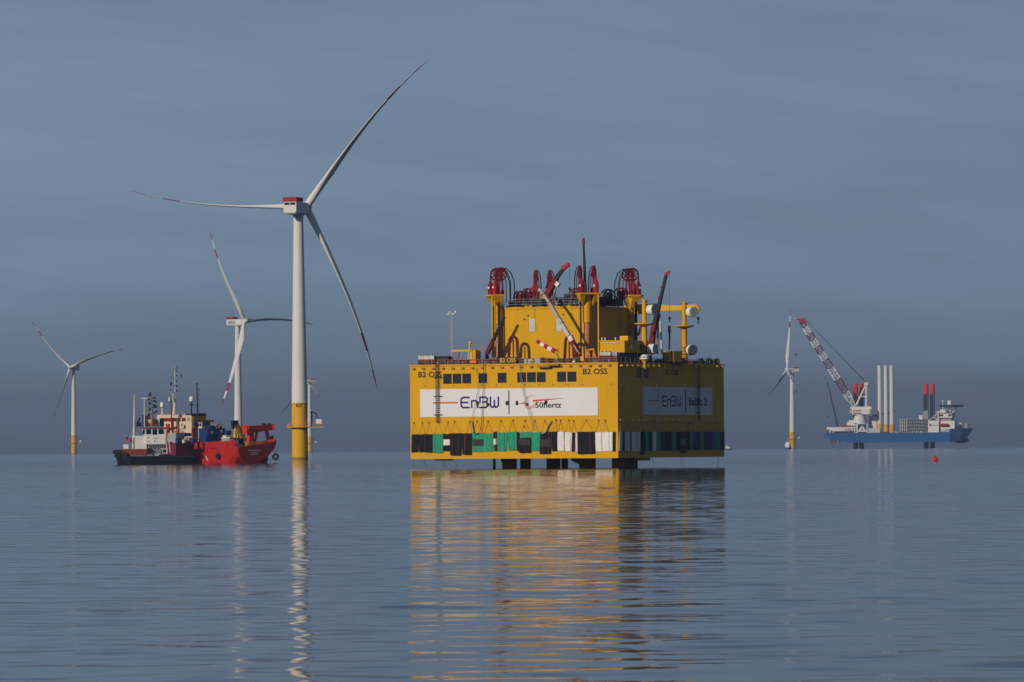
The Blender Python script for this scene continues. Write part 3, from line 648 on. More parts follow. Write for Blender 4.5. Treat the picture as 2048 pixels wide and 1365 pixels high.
# hoses and lines hanging over the walls
def hanging(fm, pix, pts, r, mat, lab, d=.4):
    P3 = [fm(*pix(x, y), d) for x, y in pts]; sm = []
    for i in range(len(P3)-1):
        p0, p1, p2, p3 = P3[max(0, i-1)], P3[i], P3[i+1], P3[min(len(P3)-1, i+2)]
        for k in range(5):
            t = k/5; sm.append(.5*((2*p1)+(p2-p0)*t+(2*p0-5*p1+4*p2-p3)*t*t+(3*p1-p0-3*p2+p3)*t**3))
    sm.append(P3[-1]); o = MB().path(sm, r, 5).build('hanging_hose', mat, None, PF, P3[0]); tag(o, lab, 'hose')
hanging(FF, fpix, [(970, 727), (969, 760), (967.5, 800), (965, 850), (960, 866), (952, 868), (947, 860), (945, 843)], .055, 'dark', 'dark hose looping down the banner beside its logo to the green mats')
hanging(FF, fpix, [(953, 735), (960, 765), (953, 805), (945, 843)], .035, 'dark', 'thin dark line running from the deck edge to the pale hose end')
hanging(FF, fpix, [(945, 842), (946, 852), (949, 866)], .13, 'rope_pale', 'pale thick hose end hanging over a green mat')
hanging(FF, fpix, [(1039, 727), (1046, 775), (1056, 815), (1068, 860)], .035, 'grey', 'thin grey line slanting across the swirl emblem')
hanging(FF, fpix, [(1041, 727), (1049, 775), (1060, 815), (1074, 862)], .035, 'grey', 'second thin grey line slanting beside the swirl emblem')
hanging(FF, fpix, [(1104, 842), (1098, 852), (1093, 864), (1085, 868)], .14, 'rope_pale', 'pale thick hose bundle hanging beside the grey-topped mat')
hanging(FR, rpix, [(1313, 724), (1313.5, 760), (1313, 800), (1314, 825), (1310, 840), (1312, 864)], .06, 'lightgrey', 'pale hose hanging down the shaded banner beside the orange dash')
hanging(FR, rpix, [(1388.5, 724), (1389, 770), (1388.5, 815), (1388, 845), (1384, 864)], .07, 'lightgrey', 'pale hose hanging down the shaded wall beside the ladder')
hanging(FR, rpix, [(1283, 736), (1284, 780), (1285, 840), (1286.5, 868)], .05, 'lightgrey', 'pale line hanging along the edge of the shaded banner')
for px, py in ((1305, 841), (1383, 841)):
    a, b = rpix(px, py); slab(MB(), FR, a-.5, a+.5, b-.12, b+.18, -.02, .35).build('hose_bracket', 'sign_yellow', plat)
# deck railing
RZ = 1.25
def railing(fm, a0, a1, step, mat, name='railing'):
    mb = MB()
    for k in range(3): slab(mb, fm, a0, a1, ZT+.22+.38*k+.05, ZT+.22+.38*k+.11, -.3, -.24)
    r_ = mb.build(name, mat, plat); a = a0
    while a <= a1+.01:
        slab(MB(), fm, a-.04, a+.04, ZT+.2, ZT+.22+.95, -.31, -.23).build('post', mat, r_); a += step
railing(FF, UL+.2, -.2, 1.33, 'rail_grey'); railing(FR, .2, VR-.2, 1.8, 'rail_grey')
for k, (vv, zz, rr, m) in enumerate(((1.9, .30, .17, 'maroon'), (2.15, .62, .15, 'rust_red'), (2.4, .95, .16, 'maroon'))):
    MB().tube((UL+1.2+.6*k, vv, ZT+zz), (-1.4-.5*k, vv, ZT+zz), rr, n=8).build('pipe_run', m, plat)
for k in range(26): MB().box(UL+1.6+k*1.45, UL+1.75+k*1.45, 1.75, 2.6, ZT+.06, ZT+1.0).build('pipe_support', 'dark', plat)
A0, B0 = fpix(1001, 725.5); A1, B1 = fpix(1032.5, 716); sg = slab(MB(), FF, A0-.2, A1+.2, B0-.1, B1+.1, .16, .2).build('name_board', 'dark', plat)
put_text('B2 OSS', FF, A0, B0, A1-A0, B1-B0, .215, 'lettering', 'sign_yellow', sg)
A0, B0 = fpix(941, 727); A1, B1 = fpix(953.5, 721); slab(MB(), FF, A0, A1, B0, B1, .18, .24).build('notice_board', 'orange_hivis', plat)
A0, B0 = fpix(1162, 722); A1, B1 = fpix(1168.5, 713); slab(MB(), FF, A0, A1, B0, B1, .18, .24).build('notice_board', 'yellow_bright', plat)
mb = MB()
for x0, y0, x1, y1 in ((1079, 734.5, 1103, 733), (1099, 731, 1121, 729.5)):
    A0, B0 = fpix(x0, y0+1.3); A1, B1 = fpix(x1, y1-1.3); slab(mb, FF, A0, A1, min(B0, B1), max(B0, B1), .0, .9)
mb.build('access_step', 'leg_brown', plat)

# upper house in the middle of the deck
U0, U1, V0, V1 = -28.5, -11.5, 11.5, 28.5
ZH = pv(1090, 613.5, V0).z
house = bx(U0, U1, V0, V1, ZT+.05, ZH).build('upper_house', 'yellow', plat)
MB().box(U0-.15, U1+.15, V0-.15, V1+.15, ZH-.35, ZH-.12).build('cornice', 'yellow', plat)
for x0, x1, y0, y1 in ((1059, 1070.4, 638, 664), (1112.8, 1124, 637.5, 663.5)):
    p0, p1 = pv(x0, y1, V0), pv(x1, y0, V0)
    d = MB().box(p0.x, p1.x, V0-.09, V0+.02, p0.z, p1.z).build('louvre_door', 'lightgrey', plat)
    MB().box(p0.x-.12, p1.x+.12, V0-.06, V0+.02, p1.z+.003, p1.z+.12).build('lintel', 'yellow_bright', d)
    for k in range(4):
        for sx in (p0.x-.22, p1.x+.05): MB().box(sx, sx+.17, V0-.1, V0+.02, p0.z+.25+k*.38, p0.z+.33+k*.38).build('hinge', 'rust', d)
for px, py in ((1049, 639), (1056, 632), (1127, 630)):
    p = pv(px, py, V0); MB().cbox((p.x, V0-.05, p.z-.1), .3, .16, .22).build('floodlight', 'dark', house)
p = pv(1070, 640, V0); MB().tube((p.x, V0-.06, p.z), (p.x, V0-.06, ZH), .03, n=5).build('cable', 'dark', house)
for px in (1239, 1241):
    p = pu(px, 650, U1); MB().tube((U1+.06, p.y, ZT+2), (U1+.06, p.y, ZH-1.5), .03, n=5).build('cable', 'grey', house)
for k in range(22):     # pipework and small fittings along the roof edge
    a = U0+.4+k*.76; MB().box(a, a+random.uniform(.2, .55), V0-.02, V0+.5, ZH-.1, ZH+random.uniform(.02, .3)).build('roof_fitting', random.choice(('dark', 'yellow', 'rust', 'dark')), house)
mb = MB()
for k in range(3): mb.tube((U0, V0+.1, ZH+.45+.45*k), (U1, V0+.1, ZH+.45+.45*k), .035, n=5).tube((U1-.1, V0, ZH+.45+.45*k), (U1-.1, V1, ZH+.45+.45*k), .035, n=5)
rr_ = mb.build('roof_railing', 'grey', plat)
for k in range(12):
    MB().tube((U0+k*17/11, V0+.1, ZH-.1), (U0+k*17/11, V0+.1, ZH+1.35), .035, n=5).build('post', 'grey', rr_)
    MB().tube((U1-.1, V0+.8+k*16/11, ZH-.1), (U1-.1, V0+.8+k*16/11, ZH+1.35), .035, n=5).build('post', 'grey', rr_)
# corner columns with brackets carrying the lifting jacks
SQ = math.sqrt(.5)
ZBK = pv(1176, 586, 10.5).z
cor = [((U0, V0), (-SQ, -SQ), 'left'), ((U1, V0), (SQ, -SQ), 'near'), ((U1, V1), (SQ, SQ), 'right'), ((U0, V1), (-SQ, SQ), 'far')]
jl = {'left': 'red lifting jack with spoked wheel above the corner beside the black strut crane', 'near': 'red lifting jack seen edge-on above the rust-brown leg of the nearest corner', 'right': 'red lifting jack with spoked wheel above the corner next to the antenna masts', 'far': 'red lifting jack seen edge-on behind the roof crane'}
for (cu_, cv_), (ru, rv), nm in cor:
    Rv = Vector((ru, rv, 0)); Tv = Vector((-rv, ru, 0)); cc = Vector((cu_, cv_, 0))+Rv*.15
    q = lambda r, t, zz: cc+Rv*r+Tv*t+Vector((0, 0, zz))
    zc = ZT+7.4
    MB().tube(q(0, 0, zc), q(0, 0, ZBK-.02), .76, n=24).build('column', 'yellow', plat)
    MB().tube(q(0, 0, ZT+.05), q(0, 0, zc), .56, n=20).build('column_leg', 'leg_wood', plat)
    tri = MB()
    ring = lambda zz, tw, r0, r1: [q(r0, -tw, zz), q(r1, -tw, zz), q(r1, tw, zz), q(r0, tw, zz)]
    tri.ringf([ring(ZBK-.3, 1.9, -.6, 1.95), ring(ZBK, 1.9, -.6, 1.95)]); bk = tri.build('jack_bracket', 'yellow', plat)
    for s_ in (-1, 1):
        MB().ringf([[q(r_, s_*t_, ZBK-2.3) for r_, t_ in ((-.2, .78), (.45, .78), (.45, .98), (-.2, .98))], [q(r_, s_*t_, ZBK-.303) for r_, t_ in ((-.2, .78), (1.85, .78), (1.85, 1.88), (-.2, 1.88))]]).build('gusset', 'yellow', bk)
    for s_ in (-1, 1):
        MB().tube(q(.55, s_*1.35, ZT+.05), q(.55, s_*1.35, ZBK-.8), .16, n=8).build('strand_duct', 'dark', plat)
    MB().tube(q(1.75, 1.5, ZT+.05), q(1.75, 1.5, ZBK-.35), .15, n=8).build('guide_post', 'yellow_bright' if nm != 'right' else 'dark', plat)
    for s_ in (-1, 1):
        jb = q(1.15, s_*1.3, ZBK); J = lambda r, zz, t=0: q(r, s_*1.3+t, ZBK+zz)
        jk = thing('lifting_jack', jl[nm], 'jack', PF, jb, 'lifting jacks over the '+nm+' corner')
        JZ = 3.55
        cyl = MB(); cyl.smooth = True
        for (r0, z0), (r1, z1) in (((.5, 0), (.5, 1.55)), ((.5, 1.55), (.2, 2.35)), ((.2, 2.35), (.17, 2.75))): cyl.tube(J(1.15, z0), J(1.15, z1), r0, r1, 14)
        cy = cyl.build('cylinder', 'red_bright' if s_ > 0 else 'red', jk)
        fd = (Vector((-.25, -1, 0)) if nm != 'right' else Vector((1, -.6, 0))).normalized()
        MB().tube(J(1.15, 1.25)+fd*.42, J(1.15, 1.25)+fd*.56, .2, n=12).build('badge', 'white', cy)
        wc = J(.08, JZ); wh = MB(); tv = Tv
        wh.ring(wc, tv, 1.02, .14, 26, 6); wh.tube(wc-tv*.25, wc+tv*.25, .32, n=12)
        for k in range(9):
            a = 2*math.pi*k/9+.2; d = Rv*math.cos(a)+Vector((0, 0, 1))*math.sin(a); wh.beam(wc+d*.2, wc+d*1.0, .16, .18)
        wh.build('wheel', 'red', jk)
        MB().ringf([[J(r_, zz_, t_) for r_, t_ in ((-.2, -.22), (.3, -.22), (.3, .22), (-.2, .22))] for zz_ in (JZ-1.1, JZ+1.22)]).build('sheave_guard', 'red', jk)
        po = MB(); po.beam(J(-.28, 0), J(-.1, JZ-.1), .22, .3).beam(J(.5, 0), J(.2, JZ+.2), .2, .26); po.tube(J(-.28, 0, -.2), J(-.28, .9, -.2), .3, n=8); po.cbox(J(.1, .15), .8, .8, .5)
        po.build('stand', 'red', jk)
        for k, (wd, ro) in enumerate(((2.5, .10), (1.8, .08))):
            pts = [J(1.15, 2.7, (k-1)*.1), J(1.12, JZ, (k-1)*.1)]
            for i in range(1, 9): a = math.pi*i/9*.62; pts.append(J(.08+1.06*math.cos(a), JZ+1.1*math.sin(a), (k-1)*.1))
            pts += [J(.08-wd*.42, JZ+.98-.1*k, (k-1)*.12), J(.08-wd*.78, JZ+.25-.2*k, (k-1)*.14), J(.08-wd, JZ-1.3, (k-1)*.15), J(.08-wd*1.02, .4, (k-1)*.15), J(.08-wd*1.02, -1.4, (k-1)*.15)]
            MB().path(pts, ro, 5).build('strand_bundle', 'black', jk)
# thin rods on the post by the near-left corner
for py in (583, 622, 633.5, 656.5, 668, 680):
    p = pv(990, py, 9.7); MB().tube((p.x-.9, 9.7, p.z), (p.x, 9.7, p.z), .04, n=4).build('cable_rod', 'dark', plat)
p = pv(990.5, 708, 9.6); p2 = pv(990.5, 572, 9.6); MB().tube((p.x, 9.6, ZT), (p.x, 9.6, p2.z), .17, n=8).build('guide_post', 'yellow_bright', plat)

# ---- roof machinery
def crane(name, label, v, segs, base, head=None, line=None, cat='crane', group=None, extra=None):
    b = pv(base[0], base[1], v); zz = base[2]; root = thing(name, label, cat, PF, (b.x, v, zz), group)
    MB().box(b.x-.7, b.x+.7, v-.7, v+.7, zz, zz+.55).tube((b.x, v, zz+.5), (b.x, v, max(zz+.9, b.z)), .4, .3, 12).build('pedestal', base[3], root)
    for i, (x0, y0, x1, y1, w0, w1, m) in enumerate(segs):
        MB().beam(pv(x0, y0, v), pv(x1, y1, v), w0, w0*1.05, w1, w1*1.05).build('boom_section', m, root)
    if head:
        (x0, y0, x1, y1, w_, m) = head; hd = MB().beam(pv(x0, y0, v), pv(x1, y1, v), w_, w_*1.1, w_*.6, w_*.7).build('boom_head', m, root)
    if line:
        x, y0, y1, hk = line; p0, p1 = pv(x, y0, v), pv(x, y1, v); p1.x = p0.x
        MB().tube(p0, p1, .03, n=4).build('hoist_line', 'dark', root)
        MB().ball(p1, hk, 8, 6).tube(p1-Vector((0, 0, hk)), p1-Vector((0, 0, hk*2.6)), hk*.35, hk*.5, 6).build('hook_block', 'maroon', root)
    if extra: extra(root, v)
    return root
def ex1(root, v):
    MB().beam(pv(1100, 606, v), pv(1092, 589, v), .95, 1.0, .8, .8).build('knuckle', 'red', root)
    MB().beam(pv(1113, 572, v), pv(1117.5, 565, v), .74).build('collar', 'white', root)
    MB().tube(pv(1103, 604, v-.5), pv(1112, 577, v-.5), .13, n=6).build('ram', 'steel', root)
crane('loader_crane', 'red loader crane with dark telescopic arm on the upper roof', 17.0, [(1093, 592, 1113, 556, .95, .8, 'red'), (1113, 556, 1131, 533, .62, .5, 'dark_green')], (1102, 606, ZH, 'red'), (1126, 537, 1138, 528.5, .75, 'red_bright'), (1139, 531, 578, .28), extra=ex1)
def ex2(root, v):
    MB().beam(pv(1140, 672.5, v), pv(1144.5, 682, v), .78).build('collar', 'white', root)
    for x, y in ((1123, 645), (1098, 603), (1086.5, 587)):
        MB().beam(pv(x, y, v), pv(x+1.2, y+2, v), .62).build('collar', 'rust', root)
    MB().tube(pv(1157, 706, v-.5), pv(1147, 690, v-.5), .12, n=6).build('ram', 'steel', root)
crane('loader_crane', 'loader crane with long pale telescopic boom leaning across the yellow house wall', 6.0, [(1157, 706, 1138, 672, .82, .72, 'red'), (1138, 672, 1118, 638, .60, .58, 'lightgrey'), (1118, 638, 1098, 604, .54, .52, 'rope_pale'), (1098, 604, 1076, 574, .46, .38, 'rope_pale')], (1158, 708, ZT+.06, 'red'), (1078, 577, 1069, 569, .45, 'maroon'), extra=ex2)
def ex3(root, v):
    for i in range(5):
        t0, t1 = i/5, (i+1)/5; f = lambda t: (1111.5-37.5*t, 704-21*t)
        MB().beam(pv(*f(t0), v), pv(*f(t1), v), .74-.04*i, .74-.04*i, .70-.04*i, .70-.04*i).build('boom_section', 'red_bright' if i % 2 == 0 else 'white', root)
    MB().beam(pv(1111, 712, v), pv(1113, 702, v), .5).beam(pv(1107, 709, v), pv(1119, 705, v), .25).build('boom_root', 'sign_yellow', root)
    MB().tube(pv(1112, 702, v), pv(1118, 699, v), .12, n=6).build('drum', 'orange', root)
crane('stubby_crane', 'small crane with short red and white striped jib by the front railing', 2.2, [], (1114, 712, ZT+.06, 'yellow'), extra=ex3)
crane('loader_crane', 'dark folded loader crane leaning against the house corner behind the yellow gantry', 8.0, [(974, 708, 985, 684, .62, .6, 'maroon'), (985, 684, 1009, 634, .5, .38, 'black')], (974, 708, ZT+.06, 'maroon'))
def ex5(root, v):
    for x, y in ((1325, 575), (1319.5, 597), (1316.5, 614)): MB().beam(pv(x-3, y, v), pv(x+3, y-1, v), .42).build('collar', 'red_bright', root)
    for x0, x1 in ((1316.5, 1314.5), (1319.5, 1324)): MB().beam(pv(x0, 628, v+.6), pv(x1, 708, v+.6), .26).build('strut', 'leg_brown' if x0 < 1318 else 'lightgrey', root)
    p0, p1 = pv(1338.5, 652, v), pv(1338.5, 700, v); MB().path([p0, (p0+p1)/2+Vector((.06, 0, 0)), p1], .16, 6).tube(p0, p0-Vector((0, 0, 1.2)), .26, n=6).build('sling', 'black', root)
crane('telescopic_crane', 'tall red and dark telescopic crane standing between the antenna masts', 19.0, [(1300, 709, 1309, 648, .85, .75, 'red'), (1309, 648, 1318, 612, .62, .58, 'dark'), (1318, 612, 1333, 547, .52, .42, 'dark')], (1300, 711, ZT+.06, 'red'), (1331, 549, 1340, 543, .5, 'red_bright'), (1338.5, 546, 637, .26), extra=ex5)
crane('telescopic_crane', 'slender dark crane mast pointing straight up over the nearest corner', 13.0, [(1171, 590, 1170, 566, .5, .42, 'red'), (1170, 566, 1168.5, 520, .36, .32, 'dark'), (1168.5, 520, 1167.2, 488, .3, .26, 'dark')], (1171, 592, ZH, 'red'), (1167.2, 489, 1167, 476.5, .38, 'red'))
# dark deck strand reels, power packs and winches on the roof
def reel(px, py, v, r, label, mat='red', rim='maroon'):
    p = pv(px, py, v); base = (p.x, v, ZH); root = thing('strand_reel', label, 'reel', PF, base)
    c = Vector((p.x, v, max(p.z, ZH+r+.2)))
    for s_ in (-.5, .5):
        w_ = MB().ring(c+Vector((0, s_, 0)), (0, 1, 0), r, .13, 24, 5)
        for k in range(8):
            a = math.pi*k/4; w_.beam(c+Vector((0, s_, 0)), c+Vector((math.cos(a)*r, s_, math.sin(a)*r)), .12)
        w_.build('rim', mat, root)
    MB().tube(c-Vector((0, .5, 0)), c+Vector((0, .5, 0)), r*.55, n=16).build('drum', rim, root)
    MB().beam((c.x-r*.8, v-.7, ZH), c-Vector((0, .7, 0)), .18).beam((c.x+r*.8, v-.7, ZH), c-Vector((0, .7, 0)), .18).beam((c.x-r*.8, v+.7, ZH), c+Vector((0, .7, 0)), .18).beam((c.x+r*.8, v+.7, ZH), c+Vector((0, .7, 0)), .18).build('frame', 'maroon', root)
reel(1040, 595, 15, 1.0, 'red spoked strand reel on the roof beside the left lifting jacks')
reel(1057, 591, 16, 1.15, 'larger red strand reel on the roof near the loader crane')
reel(1216, 592, 20, 1.1, 'black spoked strand reel on the roof over the shaded wall', 'black', 'dark')
reel(1242, 588, 22, 1.0, 'dark red strand reel on the roof below the right lifting jacks', 'maroon', 'maroon')
reel(1152, 590, 17, 1.05, 'dark red strand reel on the roof next to the nearest corner', 'maroon', 'maroon')
for px, w_, h_, v, m, lab in ((1075, 2.6, 1.3, 14, 'dark_green', 'low dark green power pack on the roof behind the railing'), (1126, 3.2, 1.7, 20, 'dark_green', 'tall dark green power pack behind the roof crane'), (1112, 2.0, 1.1, 14.5, 'maroon', 'small dark red power pack at the foot of the roof crane'), (1197, 2.2, 1.6, 18, 'dark', 'black power pack on the roof over the shaded wall'), (1228, 2.6, 1.2, 17.5, 'dark', 'low black power pack by the roof edge above the shaded wall'), (1030, 1.8, 1.2, 18, 'maroon', 'dark red power pack near the left lifting jacks')):
    p = pv(px, 605, v); b = MB(); b.box(p.x-w_/2, p.x+w_/2, v-.9, v+.9, ZH, ZH+h_); root = thing('power_pack', lab, 'power pack', PF, (p.x, v, ZH)); b.build('casing', m, root)
    MB().tube((p.x+w_*.3, v, ZH+h_), (p.x+w_*.3, v, ZH+h_+.7), .1, n=6).build('exhaust', 'steel', root)
    MB().box(p.x-w_/2-.05, p.x+w_/2+.05, v-.95, v+.95, ZH+h_, ZH+h_+.08).build('lid', 'maroon', root)
    for k in range(3): MB().box(p.x-w_/2+.2+k*w_*.3, p.x-w_/2+.2+k*w_*.3+w_*.22, v-.95, v-.9, ZH+.3, ZH+h_-.25).build('grille', 'black', root)
# inverted-U strand arches on the main deck
for px, lab in ((1026.5, 'dark red inverted-U strand arch in front of the left house corner'), (1138.5, 'dark red inverted-U strand arch behind the pale-boom crane')):
    v = 8.5; root = thing('strand_arch', lab, 'arch', PF, (pv(px, 710, v).x, v, ZT+.06)); cx = pv(px, 690, v).x; zt = pv(px, 674, v).z; r = .72
    pts = [(cx-r-.25, v, ZT+.06)]+[(cx+r*math.cos(math.pi*(1-i/10)), v, zt-r+r*math.sin(math.pi*i/10)) for i in range(11)]+[(cx+r+.25, v, ZT+.06)]
    MB().path(pts, .27, 7).build('arch', 'maroon', root)
    MB().beam((cx, v, ZT+.06), (cx, v, zt-.5), .2).build('centre_post', 'maroon', root); MB().beam((cx+r+.4, v, ZT+.06), (cx+r+.15, v, zt-.6), .3).build('side_post', 'rust_red', root)
random.seed(5)
for k in range(46):     # hydraulic lines and frames crowding the roof
    a = random.uniform(U0+1, U1-1); b = random.uniform(V0+.8, V0+9); h_ = random.uniform(.5, 2.3); m = random.choice(('maroon', 'dark', 'dark', 'dark_green', 'rust_red', 'black', 'grey'))
    if k % 3 == 0: MB().path([(a, b, ZH), (a, b, ZH+h_), (a+random.uniform(-1.5, 1.5), b, ZH+h_*.7), (a+random.uniform(-2, 2), b, ZH)], .08, 5).build('hydraulic_line', m, house)
    elif k % 3 == 1: MB().box(a-.3, a+random.uniform(.2, .9), b-.4, b+.4, ZH, ZH+h_*.8).build('roof_unit', m, house)
    else: MB().tube((a, b, ZH), (a, b, ZH+h_), .12, n=6).cbox((a, b, ZH+h_), .5, .5, .25).build('roof_post', m, house)
# ---- antenna masts with drum antennas
def antenna_mast(px, v, ytop, ydisk, drums, axis, label):
    x = pv(px, 690, v).x; root = thing('antenna_mast', label, 'mast', PF, (x, v, ZT+.06))
    zt = pv(px, ytop, v).z; zd = pv(px, ydisk, v).z
    m_ = MB().tube((x, v, ZT+.06), (x, v, zd), .52, .45, 16).tube((x, v, zd), (x, v, zt), .4, .4, 16).build('mast_tube', 'yellow', root)
    MB().lathe([(.5, zd-.45), (1.75, zd-.12), (1.78, zd+.06), (.4, zd+.08)], (x, v, 0), 24).build('round_platform', 'yellow', root)
    MB().tube((x-.9, v, zt-.3), (x+1.6, v, zt-.1), .03, n=4).tube((x-.5, v, zt-.45), (x-.5, v, zt-.25), .12, n=6).tube((x+.5, v, zt-.5), (x+.5, v, zt-.28), .12, n=6).build('aerial', 'dark', root)
    for k in range(10): MB().ring((x, v, ZT+.4+k*.3), (0, 0, 1), .62, .05, 14, 4).build('collar_ring', 'dark' if k % 2 else 'yellow', m_)
    for s_ in (-.5, .5): MB().tube((x+s_, v-.4, ZT), (x+s_, v-.4, zd-.2), .05, n=4).build('cable', 'rust', m_)
    ax = Vector(axis).normalized()
    for dpx, dpy, r, ln in drums:
        c = pv(dpx, dpy, v); q0 = c-ax*ln/2; q1 = c+ax*ln/2
        dr = MB().tube(q0, q1, r, n=32).build('drum_antenna', 'white', root)
        MB().tube(q1, q1+ax*.05, r*.98, r*.94, 32).build('radome', 'lightgrey', dr)
        MB().ring(q0, ax, r, .04, 32, 5).ring(q1, ax, r, .04, 32, 5).build('band', 'lightgrey', dr)
        MB().beam((x, v, c.z), c, .2).build('bracket', 'dark', dr)
wx = lambda d: (d[0]*math.cos(TH)-d[1]*math.sin(TH), d[0]*math.sin(TH)+d[1]*math.cos(TH), d[2])   # world direction -> platform axes
antenna_mast(1289, 14, 600, 647.5, ((1303, 620, .88, 1.1), (1305.5, 698.5, .88, 1.1)), wx((.82, -.57, 0)), 'yellow antenna mast with two white drums beside the shaded house wall')
antenna_mast(1369, 29.6, 604.5, 652, ((1383, 624.5, .88, 1.0), (1383.5, 700.5, .88, 1.0)), wx((.62, -.78, 0)), 'yellow antenna mast with two white drums at the far deck corner')
# ---- fixed yellow pedestal crane
root = thing('pedestal_crane', 'big yellow deck crane whose long boom lies level behind the antenna masts', 'crane', PF, (pv(1262, 690, 33).x, 33, ZT+.06)); v = 33; x = pv(1262, 690, v).x
MB().tube((x, v, ZT+.06), (x, v, pv(1262, 630, v).z), .9, .8, 20).build('pedestal', 'yellow', root)
MB().beam(pv(1252, 621, v), pv(1312, 616, v), 1.5, 1.9, 1.3, 1.5).build('boom_section', 'yellow_bright', root)
MB().beam(pv(1308, 616.5, v), pv(1366, 616.5, v), 1.1, 1.2, .8, .8).build('boom_section', 'yellow_bright', root)
MB().beam(pv(1362, 614, v), pv(1392, 611.5, v), .6, .55, .4, .4).build('boom_section', 'yellow_bright', root)
MB().path([pv(1388, 611, v), pv(1393, 612, v), pv(1397, 616, v), pv(1397.5, 622, v)], .25, 6).build('boom_head', 'yellow', root)
p0 = pv(1396.3, 621, v); MB().tube(p0, p0-Vector((0, 0, 1.2)), .035, n=4).build('hoist_line', 'dark', root); p1 = p0-Vector((0, 0, 1.2))
MB().tube(p1, p1-Vector((0, 0, .55)), .26, .2, 8).tube(p1-Vector((0, 0, .55)), p1-Vector((0, 0, 1.25)), .07, .12, 6).build('hook_block', 'dark_green', root)
MB().beam(pv(1276, 672, v), pv(1290, 632, v), .35).build('stay', 'yellow', root)
# ---- yellow deck cabin on the shaded side
v = 6.5; p0, p1 = pv(1200, 706, v), pv(1249, 682.5, v); D2 = 9.5
root = thing('deck_cabin', 'low yellow cabin on deck near the corner of the shaded wall', 'cabin', PF, (p0.x, v, p0.z-.9))
cb = MB().box(p0.x, p1.x, v, v+D2, p0.z, p1.z).build('wall', 'yellow', root)
MB().box(p0.x-.1, p1.x+.1, v-.1, v+D2+.1, p1.z, p1.z+.14).build('roof', 'yellow_bright', root)
for k in range(4): MB().box(p0.x+.3+k*1.3, p0.x+.5+k*1.3, v+.2, v+D2-.2, ZT+.06, p0.z-.003).build('support', 'dark', root)
for a in (.35, 2.1): MB().box(p0.x+a, p0.x+a+1.4, v-.12, v-.02, p1.z-.35, p1.z-.2).build('lamp', 'lightgrey', cb)
for k in range(6): MB().box(p0.x+.35+k*.72, p0.x+.41+k*.72, v-.03, v, p0.z+.9, p1.z-.35).build('stiffener', 'yellow', cb)
for px in (1201, 1207, 1228): q = pv(px, 681, v); MB().tube((q.x, v+.6, p1.z+.1), (q.x, v+.6, p1.z+.5), .1, n=6).ball((q.x, v+.6, p1.z+.55), .14, 8, 6).build('roof_lamp', 'white', root)
MB().box(p1.x-1.2, p1.x+.4, v+.6, v+2.4, p1.z+.14, p1.z+.9).build('roof_unit', 'yellow_bright', root)
for k in range(2): MB().box(p1.x-.02, p1.x+.03, v+2.0+k*4, v+2.8+k*4, p0.z+.6, p1.z-.5).build('window', 'glass', cb)
mb = MB(); mb.tube((p1.x+.3, v+.2, p1.z-.1), (p1.x+.3, v+4.5, p1.z-.1), .06, n=5).tube((p1.x+.3, v+4.5, p1.z-.1), (p1.x+.3, v+4.5, ZT), .06, n=5).build('pipe', 'lightgrey', cb)
# ---- yellow skid, white lifeboat-shaped raft pod, light mast, gantry
v = 21; p0, p1 = pv(1325, 716, v), pv(1347.5, 702.5, v); root = thing('equipment_skid', 'yellow open equipment skid between the two antenna masts', 'skid', PF, (p0.x, v, ZT+.06))
MB().box(p0.x, p1.x, v, v+3.4, ZT+.5, p1.z).build('body', 'yellow_bright', root); MB().box(p0.x-.2, p1.x+.2, v-.2, v+3.6, ZT+.06, ZT+.5).build('base', 'dark', root)
for k in range(3): MB().box(p0.x+.3+k*.7, p0.x+.42+k*.7, v-.06, v, ZT+.6, p1.z-.1).build('rib', 'rust', root)
a, b = rpix(1279, 719); root = thing('raft_pod', 'white domed pod on a yellow bracket at the top of the shaded wall', 'pod', PF, FR(a, b-1.6, 1.0))
MB().lathe([(.22, b-1.7), (.28, b-.6), (.62, b-.15), (.8, b)], FR(a, 0, 1.0), 20).build('bracket', 'yellow_bright', root)
dm = MB().lathe([(.86, b), (.86, b+.2), (.72, b+.55), (.4, b+.78), (.02, b+.85)], FR(a, 0, 1.0), 24).build('dome', 'white', root)
for an in (-2.0, -1.3, -.5, .3): c = FR(a, b+.33, 1.0)+Vector((math.cos(an), math.sin(an), 0))*.78; MB().ball(c, .17, 8, 6).build('port', 'black', dm)
MB().box(-.3, 1.0, a-.12, a+.12, b-1.5, b-1.2).build('arm', 'yellow', root)
v = 5; x = pv(903, 700, v).x; zt = pv(905, 626.5, v).z; root = thing('light_mast', 'thin grey lattice mast with floodlights on the open front deck', 'light mast', PF, (x, v, ZT+.06))
mb = MB()
for k in range(3): an = 2*math.pi*k/3; mb.tube((x+.16*math.cos(an), v+.16*math.sin(an), ZT+.06), (x+.13+.12*math.cos(an), v+.12*math.sin(an), zt), .045, n=5)
for k in range(14):
    zz = ZT+.3+k*(zt-ZT-.3)/14; mb.tube((x-.12, v-.1, zz), (x+.18, v+.05, zz+.45), .03, n=4)
mb.build('lattice', 'lightgrey', root)
MB().beam((x-.6, v, zt), (x+.9, v, zt), .1).build('crossbar', 'lightgrey', root)
for dx, dz in ((-.5, -.35), (-.2, .1), (.45, -.35), (.95, .1)): MB().cbox((x+dx, v-.1, zt+dz), .4, .25, .25).build('floodlight', 'steel', root)
v = 4; p0, p1 = pv(903, 711, v), pv(952, 701, v); root = thing('pipe_gantry', 'yellow and orange pipe gantry on the front deck beside the light mast', 'gantry', PF, (p0.x, v, ZT+.06))
MB().box(p0.x, p1.x-.9, v, v+2.5, p1.z-.2, p1.z+.12).build('beam', 'yellow_bright', root); MB().box(p1.x-1.5, p1.x-.2, v+.2, v+2.2, ZT+.9, p1.z+.05).build('tank', 'yellow', root)
